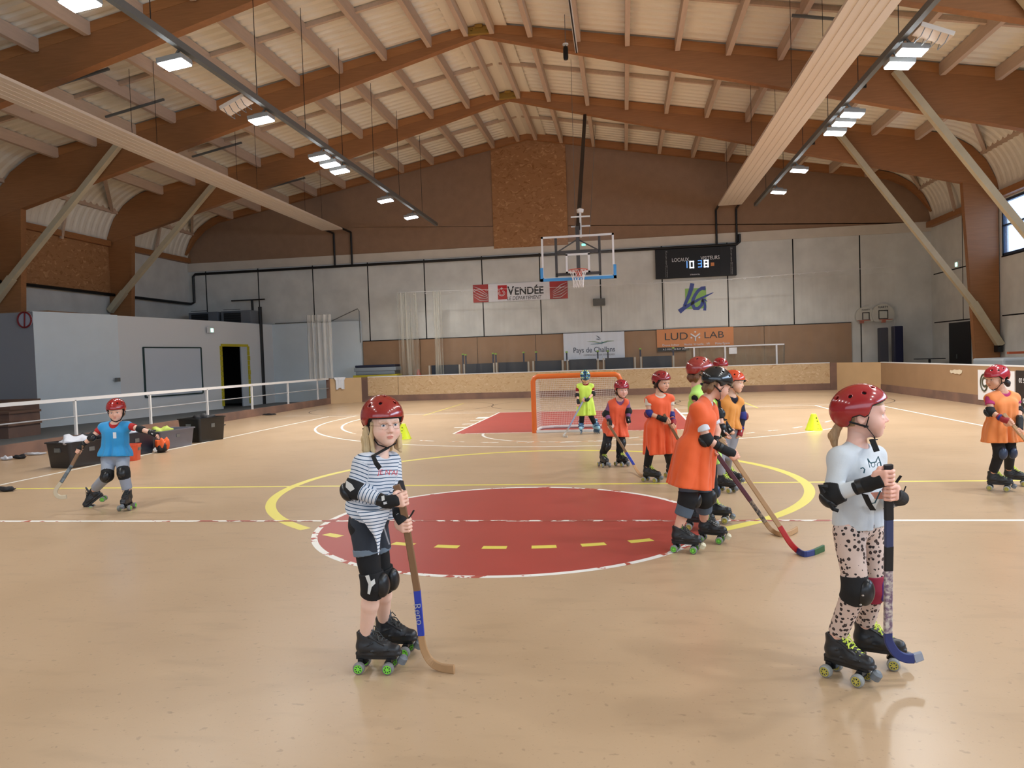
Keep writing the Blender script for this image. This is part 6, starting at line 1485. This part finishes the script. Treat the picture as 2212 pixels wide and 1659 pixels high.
b = MB()
for p in ((1864, 1286, -.19), (1859, 1306, -.19)): c = W(p); b.lathe([(.001, -.004), (.005, -.003), (.005, .002), (.001, .004)], c=c, n=10)
b.build('rivet', M_CHR, P2R)
M_TAPE = mat('black_tape', (20, 20, 24), rough=.6)
stick('stick with black grip and navy blade held upright by the girl in white', D2, [
    ('grip_tape', M_TAPE, [(1919, 1004, -.25), (1920, 1122, -.21)], (.036, .036)), ('blue_sleeve', mat('slate_blue_tape', (52, 64, 104), rough=.5), [(1920, 1122, -.21), (1920, 1180, -.18)], (.034, .034)), ('black_tape', M_TAPE, [(1920, 1180, -.18), (1919, 1232, -.16)], (.036, .036)),
    ('decorated_shaft', mat('sticker_shaft', (206, 198, 190), rough=.4, c2=(120, 96, 120), vscale=60), [(1919, 1232, -.16), (1918, 1366, -.10)], (.034, .034)),
    ('blade', mat('navy_blade', (36, 52, 110), rough=.4), [(1918, 1366, -.10), (1920, 1386, -.09), (1935, 1410, -.08), (1955, 1421, -.08), (1974, 1422, -.08)], (.036, .044)), ('blade_tip', mat('taped_tip', (150, 156, 170), rough=.5), [(1974, 1422, -.08), (1992, 1416, -.08)], (.044, .04))])

# ---- P3 boy in the blue bib
D3 = DF(262, 1096)
person(dict(id='p3', D=D3, label='boy in a blue bib over a red shirt skating beside the tubs',
    J=dict(head=(251, 888, 0), neck=(250, 914, .02), sR=(222, 922, 0), sL=(277, 920, 0), eR=(199, 945, -.05), wR=(177, 962, -.06), eL=(304, 927, -.05), wL=(331, 936, -.1), hR=(234, 992, 0), hL=(264, 992, 0), kR=(232, 1028, -.12), kL=(267, 1022, -.12)),
    hh=165, hp=10, bh=172, style='dark', skR=(222, 1092, -105, -38, 0, .03), skL=(277, 1099, 172), sks=1.05, handR=('grip', (171, 974, -.08), (180, 955, -.06), (155, 1005, -.1)), handL=('open', (346, 943, -.12), 180, -60, .5),
    hair=(150, 120, 90), skin=(232, 186, 164), shirt=(176, 36, 34), sleeve=.55, bib=(38, 142, 200), hem=(249, 986, -.02), thin=.93, flare=.014, pants=[((150, 156, 168), 1.8, .012, 'loose')], kneepad=True, elbowpad=True, wristguard=True, helc=(156, 26, 28), neckr=(.06, .08, .085)))
stick('pale bladed stick trailing from the hand of the boy in the blue bib', D3, [('shaft', M_STD, [(178, 962, -.08), (155, 1005, -.12)], (.034, .034)), ('banded_shaft', mat('grey_black_band', (120, 130, 136), rough=.4, c2=(40, 44, 50), vscale=12), [(155, 1005, -.12), (132, 1042, -.2)], (.036, .036)), ('blade', mat('pale_ash', (196, 184, 160), rough=.5), [(132, 1042, -.2), (121, 1058, -.2), (121, 1068, -.2), (130, 1074, -.2), (144, 1073, -.2)], (.04, .045))])
c = at_depth(247, 941, D3-.155); b = MB(); b.box((c.x-.012, c.y-.006, c.z-.03), (c.x+.02, c.y+.006, c.z+.035)); b.build('badge', mat('badge_white', (220, 224, 230)), bpy.data.objects['person.002'])
# ---- P4 goalkeeper
D4 = DF(1272, 937)
person(dict(id='p4', D=D4, label='goalkeeper child in a yellow bib and blue bicycle helmet in front of the orange goal',
    J=dict(head=(1264, 815, 0), neck=(1264, 828, .06), sR=(1249, 834, 0), sL=(1279, 834, 0), eR=(1247, 854, -.04), wR=(1249, 868, -.14), eL=(1281, 850, -.04), wL=(1269, 864, -.18), hR=(1259, 880, 0), hL=(1271, 880, 0), kR=(1257, 900, -.05), kL=(1277, 899, -.05)),
    hh=175, hp=38, bh=178, style='inline', skR=(1256, 937, -170), skL=(1287, 936, 160), sks=1.0, handR=('grip', (1251, 876, -.18), (1261, 862, -.18), (1228, 925, -.2)), handL=('grip', (1260, 864, -.2), (1263, 860, -.18), (1228, 925, -.2)),
    helmet='bike', helc=(60, 130, 160), hair=(70, 56, 50), shirt=(140, 26, 36), sleeve=.6, bib=(206, 236, 90), hem=(1266, 898, 0), flare=.05, fold=.018, pants=[((18, 18, 22), 1.85, .0, 'tight')], elbowpad=True, wristguard=True, neckr=(.065, .085, .10)))
stick('thin pale blue stick held low by the goalkeeper child', D4, [('shaft', mat('pale_blue_shaft', (150, 156, 186), rough=.4), [(1264, 858, -.2), (1228, 925, -.25)], (.03, .03)), ('blade', mat('clear_blade', (186, 180, 172), rough=.4), [(1228, 925, -.25), (1220, 937, -.25), (1217, 942, -.2), (1226, 943, -.2)], (.03, .04))])
# ---- P5 purple sleeves, orange bib
D5 = DF(1322, 1006)
person(dict(id='p5', D=D5, label='child in purple sleeves and a short orange bib leaning on a stick',
    J=dict(head=(1343, 842, -.08), neck=(1337, 863, -.02), sR=(1320, 872, -.02), sL=(1353, 869, -.02), eR=(1310, 894, -.04), wR=(1317, 911, -.12), eL=(1357, 888, -.04), wL=(1357, 906, -.08), hR=(1316, 925, .05), hL=(1338, 925, .05), kR=(1310, 963, -.1), kL=(1342, 957, -.08)),
    hh=168, hp=6, bh=162, style='yellow', skR=(1303, 1007, 165), skL=(1340, 1006, 150), handR=('grip', (1318, 923, -.15), (1312, 908, -.12), (1362, 993, -.25)), handL=('open', (1360, 919, -.08), -90, 0, .5),
    hair=(110, 84, 70), skin=(230, 184, 166), shirt=(132, 84, 124), sleeve=1.6, bib=(232, 92, 52), hem=(1332, 943, -.02), flare=.012, pants=[((22, 22, 30), 1.85, .006, 'loose')], kneepad=True, elbowpad=True, wristguard=True, helc=(156, 30, 46), neckr=(.055, .07, .09)))
stick('wooden stick with a blue band held by the child in purple sleeves', D5, [('shaft', M_STD, [(1312, 912, -.14), (1353, 978, -.42)], (.034, .034)), ('blue_band', mat('stick_blue'), [(1353, 978, -.42), (1370, 1005, -.62)], (.035, .034)), ('blade', M_STW, [(1370, 1005, -.62), (1377, 1018, -.8), (1386, 1027, -.9), (1395, 1029, -.9)], (.034, .042))])
# ---- P6 long orange bib
D6 = DF(1415, 1040)
person(dict(id='p6', D=D6, label='child with white sleeves in a long orange bib holding a stick at the waist',
    J=dict(head=(1429, 826, 0), neck=(1424, 853, 0), sR=(1401, 864, -.05), sL=(1448, 860, .05), eR=(1402, 893, -.08), wR=(1429, 904, -.14), eL=(1450, 897, .0), wL=(1455, 911, -.08), hR=(1412, 932, -.02), hL=(1440, 932, .02), kR=(1403, 980, -.06), kL=(1443, 978, .0)),
    hh=148, hp=9, hr=0, bh=150, style='yellow', help=-6, skR=(1401, 1040, 128), skL=(1450, 1030, 140), handR=('grip', (1443, 909, -.16), (1436, 898, -.16), (1468, 955, -.1)), handL=('grip', (1453, 921, -.13), (1436, 898, -.16), (1468, 955, -.1)),
    hair=(52, 38, 34), brow=(60, 44, 38), iris=(40, 30, 26), skin=(222, 174, 146), hairs=[[(.06, .03, .04, .02), (.07, -.01, -.02, .02), (.05, -.05, -.06, .02)], [(-.06, .03, .04, .02), (-.07, -.01, -.02, .02), (-.05, -.05, -.06, .02)]], shirt=(216, 206, 190), sleeve=.45, bib=(236, 92, 42), hem=(1428, 980, 0), flare=.045, fold=.018,
    pants=[((18, 18, 20), 1.85, .0, 'tight')], elbowpadR='blue', elbowpadL='blue', wristguard=True, wristguardL='redblue', helc=(146, 28, 38), neckr=(.075, .06, .05)))
stick('brown stick held at the waist by the child in the long orange bib', D6, [('shaft', M_STD, [(1434, 895, -.16), (1470, 958, -.1), (1500, 1012, 0)], (.034, .034)), ('blade', M_STW, [(1500, 1012, 0), (1510, 1026, 0), (1524, 1034, 0), (1540, 1032, 0)], (.034, .042))])
# ---- P7 near child of the group, black helmet
D7 = DF(1500, 1185)
person(dict(id='p7', D=D7, label='child in a black helmet and long orange bib bending over a stick',
    J=dict(head=(1549, 832, .05), neck=(1527, 862, .04), sR=(1507, 886, -.10), sL=(1533, 886, .12), eR=(1526, 949, -.13), wR=(1562, 970, -.14), eL=(1548, 930, .1), wL=(1545, 962, .04), hR=(1488, 985, -.04), hL=(1510, 985, .08), kR=(1487, 1078, -.06), kL=(1520, 1075, .1)),
    hh=80, hp=22, bh=92, style='green', skR=(1470, 1191, 115), skL=(1527, 1170, 118), handR=('grip', (1588, 983, -.13), (1556, 948, -.1), (1684, 1137, -.2)), handL=('open', (1541, 976, .02), 90, -20, .9),
    hair=(130, 96, 66), skin=(228, 176, 152), shirt=(214, 216, 222), sleeve=.72, bib=(232, 94, 36), hem=(1490, 1050, 0), flare=.055, fold=.017, nf=5, cap=.36, pants=[((84, 96, 110), 1.55, .012, 'loose')], kneepad=True, kd=100, elbowpadR=True, wristguard=True, helc=(18, 20, 24), help=6, wgl=.07, thin=1.1, neckr=(.06, .065, .06)))
stick('light wooden stick with red and navy blade held by the black helmeted child', D7, [('shaft', M_STW, [(1556, 948, -.12), (1684, 1137, -.22)], (.034, .036)), ('red_band', mat('stick_red', (176, 34, 32), rough=.4), [(1684, 1137, -.22), (1706, 1172, -.24), (1722, 1189, -.24)], (.038, .042)), ('blade', mat('navy_blade'), [(1722, 1189, -.24), (1738, 1197, -.24), (1758, 1193, -.22)], (.042, .046)), ('green_tip', mat('blade_green', (40, 84, 44), rough=.5), [(1758, 1193, -.22), (1779, 1184, -.2)], (.046, .05))])
# ---- P8 tall child behind in the yellow bib
D8 = DF(1527, 1140)
person(dict(id='p8', D=D8, label='taller child in black shirt and fluorescent bib behind the black helmeted child',
    J=dict(head=(1513, 806, 0), neck=(1509, 834, 0), sR=(1503, 858, -.12), sL=(1527, 856, .12), eR=(1552, 895, -.14), wR=(1562, 930, -.18), eL=(1548, 900, .1), wL=(1556, 940, .06), hR=(1510, 985, -.08), hL=(1530, 985, .08), kR=(1512, 1066, -.1), kL=(1536, 1064, .08)),
    hh=70, hp=12, bh=78, style='yellow', skR=(1500, 1144, 110), skL=(1537, 1128, 110), sks=1.08, sc=1.1, handR=('open', (1570, 948, -.18), 90, -30, .6), handL=('open', (1562, 962, .06), 90, -20, .6),
    hair=(120, 80, 56), skin=(226, 176, 152), shirt=(18, 18, 20), sleeve=.5, bib=(186, 232, 110), hem=(1525, 1000, 0), flare=.012, collar=True, pants=[((20, 22, 28), 1.9, .004, 'loose')], kneepad='sheen', elbowpadR=True, wristguard=True, helc=(158, 52, 46), neckr=(.06, .06, .07)))
stick('maroon gripped wooden stick crossing behind the red and navy bladed one', D8, [('grip', mat('maroon_tape', (84, 34, 44), rough=.5), [(1537, 965, -.2), (1621, 1082, -.25)], (.036, .036)), ('lettered_band', mat('black_band', (40, 36, 36), rough=.5, c2=(150, 126, 100), vscale=28), [(1621, 1082, -.25), (1653, 1128, -.28)], (.034, .034)), ('blade', M_STW, [(1653, 1128, -.28), (1667, 1145, -.28), (1686, 1154, -.28), (1705, 1152, -.28), (1722, 1143, -.28)], (.036, .046))])
# ---- P9 amber bib, navy sleeves
D9 = DF(1565, 1060)
person(dict(id='p9', D=D9, label='boy in an amber bib over navy sleeves with an orange helmet',
    J=dict(head=(1586, 827, 0), neck=(1580, 855, 0), sR=(1560, 868, -.02), sL=(1598, 868, .04), eR=(1562, 905, -.06), wR=(1574, 926, -.12), eL=(1604, 899, 0), wL=(1600, 930, -.04), hR=(1562, 935, 0), hL=(1584, 935, .02), kR=(1554, 988, -.06), kL=(1572, 985, 0)),
    hh=128, hp=4, bh=142, style='yellow', skR=(1562, 1062, 140), skL=(1574, 1045, 130), handR=('open', (1584, 938, -.14), 0, 0, .8), handL=('open', (1595, 950, -.06), -90, 0, .4),
    hair=(96, 72, 56), skin=(236, 192, 166), shirt=(26, 28, 46), sleeve=1.6, bib=(224, 146, 62), hem=(1570, 925, 0), flare=.012, pants=[((146, 146, 152), 1.9, .004, 'loose')], elbowpadR=True, elbowpadL='blue', wristguardL='redblue', wristguardR=True, helc=(214, 74, 40), neckr=(.055, .08, .10)))
# ---- P10 farthest of the group
D10 = 11.0
person(dict(id='p10', D=D10, label='child mostly hidden behind the amber bib boy, black gloved arm held out',
    J=dict(head=(1557, 793, 0), neck=(1556, 815, 0), sR=(1541, 823, 0), sL=(1573, 823, 0), eR=(1536, 852, 0), wR=(1539, 876, -.05), eL=(1592, 828, 0), wL=(1603, 822, -.04), hR=(1546, 888, 0), hL=(1566, 888, 0), kR=(1546, 928, -.03), kL=(1566, 928, -.03)),
    hh=150, hp=10, bh=160, style='dark', skR=(1544, 984, 160), skL=(1566, 983, 150), handR=('open', (1540, 888, -.05), -90, 0, .4), handL=('open', (1614, 820, -.04), 180, -60, .5),
    hair=(90, 66, 50), shirt=(24, 24, 28), sleeve=1.6, bib=(170, 214, 90), hem=(1556, 905, 0), flare=.012, pants=[((26, 26, 32), 1.9, .004, 'loose')], kneepad=True, wristguard=True, helc=(150, 26, 34)))
# ---- P11 at the frame edge
D11 = DF(2168, 1060)
person(dict(id='p11', D=D11, label='child in a magenta shirt under a long pale orange bib before the C poster',
    J=dict(head=(2152, 818, 0), neck=(2166, 846, .02), sR=(2138, 860, -.03), sL=(2192, 858, .03), eR=(2139, 889, -.08), wR=(2166, 905, -.18), eL=(2201, 887, .0), wL=(2203, 907, -.14), hR=(2152, 940, 0), hL=(2180, 940, .02), kR=(2160, 978, -.06), kL=(2181, 975, 0)),
    hh=-100, hp=5, bh=178, style='yellow', help=6, skR=(2148, 1059, 128), skL=(2184, 1048, 122), handR=('grip', (2182, 912, -.22), (2170, 898, -.2), (2215, 950, -.25)), handL=('grip', (2200, 932, -.22), (2170, 898, -.2), (2215, 950, -.25)),
    hair=(36, 26, 28), brow=(50, 36, 32), skin=(214, 166, 140), hairs=[[(0, -.1, -.04, .024), (.0, -.125, -.06, .028), (.0, -.13, -.08, .022)]], shirt=(180, 52, 110), sleeve=.5, bib=(236, 138, 72), hem=(2166, 955, 0), flare=.035, fold=.016, pants=[((20, 20, 24), 1.85, .0, 'tight')], kneepad='sheen', elbowpad=True, wristguardR='redblue', wristguardL=True, helc=(170, 34, 50), neckr=(.06, .06, .07)))
stick('wooden stick held by the child in the magenta shirt at the frame edge', D11, [('shaft', M_STW, [(2168, 894, -.2), (2216, 952, -.25), (2262, 1010, -.3)], (.034, .034)), ('blade', M_STW, [(2262, 1010, -.3), (2275, 1030, -.3), (2295, 1048, -.3), (2320, 1046, -.3)], (.034, .044))])
# roller skates standing by the pale corner board
for i, (x, y) in enumerate(((757, 868), (768, 866))):
    t = thing('skate_pair', 'yellow laced skate by the pale corner board, %s of the two' % ('nearer the timber kerb' if i == 0 else 'nearer the far board'), 'roller skate', on_floor(x, y), 'skates left on the floor')
    add_skate(t, on_floor(x, y)+Vector((0, 0, .001)), hdg(150), 'yellow', sc=1.15); t.name = 'roller_skate_boot'
# ---- lettering becomes mesh
_dg = bpy.context.evaluated_depsgraph_get()
for o in [o for o in bpy.data.objects if o.type == 'FONT']:
    me = bpy.data.meshes.new_from_object(o.evaluated_get(_dg)); n = bpy.data.objects.new('lettering', me); COL.objects.link(n)
    n.parent = o.parent; n.matrix_parent_inverse = o.matrix_parent_inverse.copy(); n.matrix_basis = o.matrix_basis.copy(); bpy.data.objects.remove(o)
for o in bpy.data.objects:
    if o.parent is not None:
        for kk in ('category', 'group'):
            if kk in o: del o[kk]
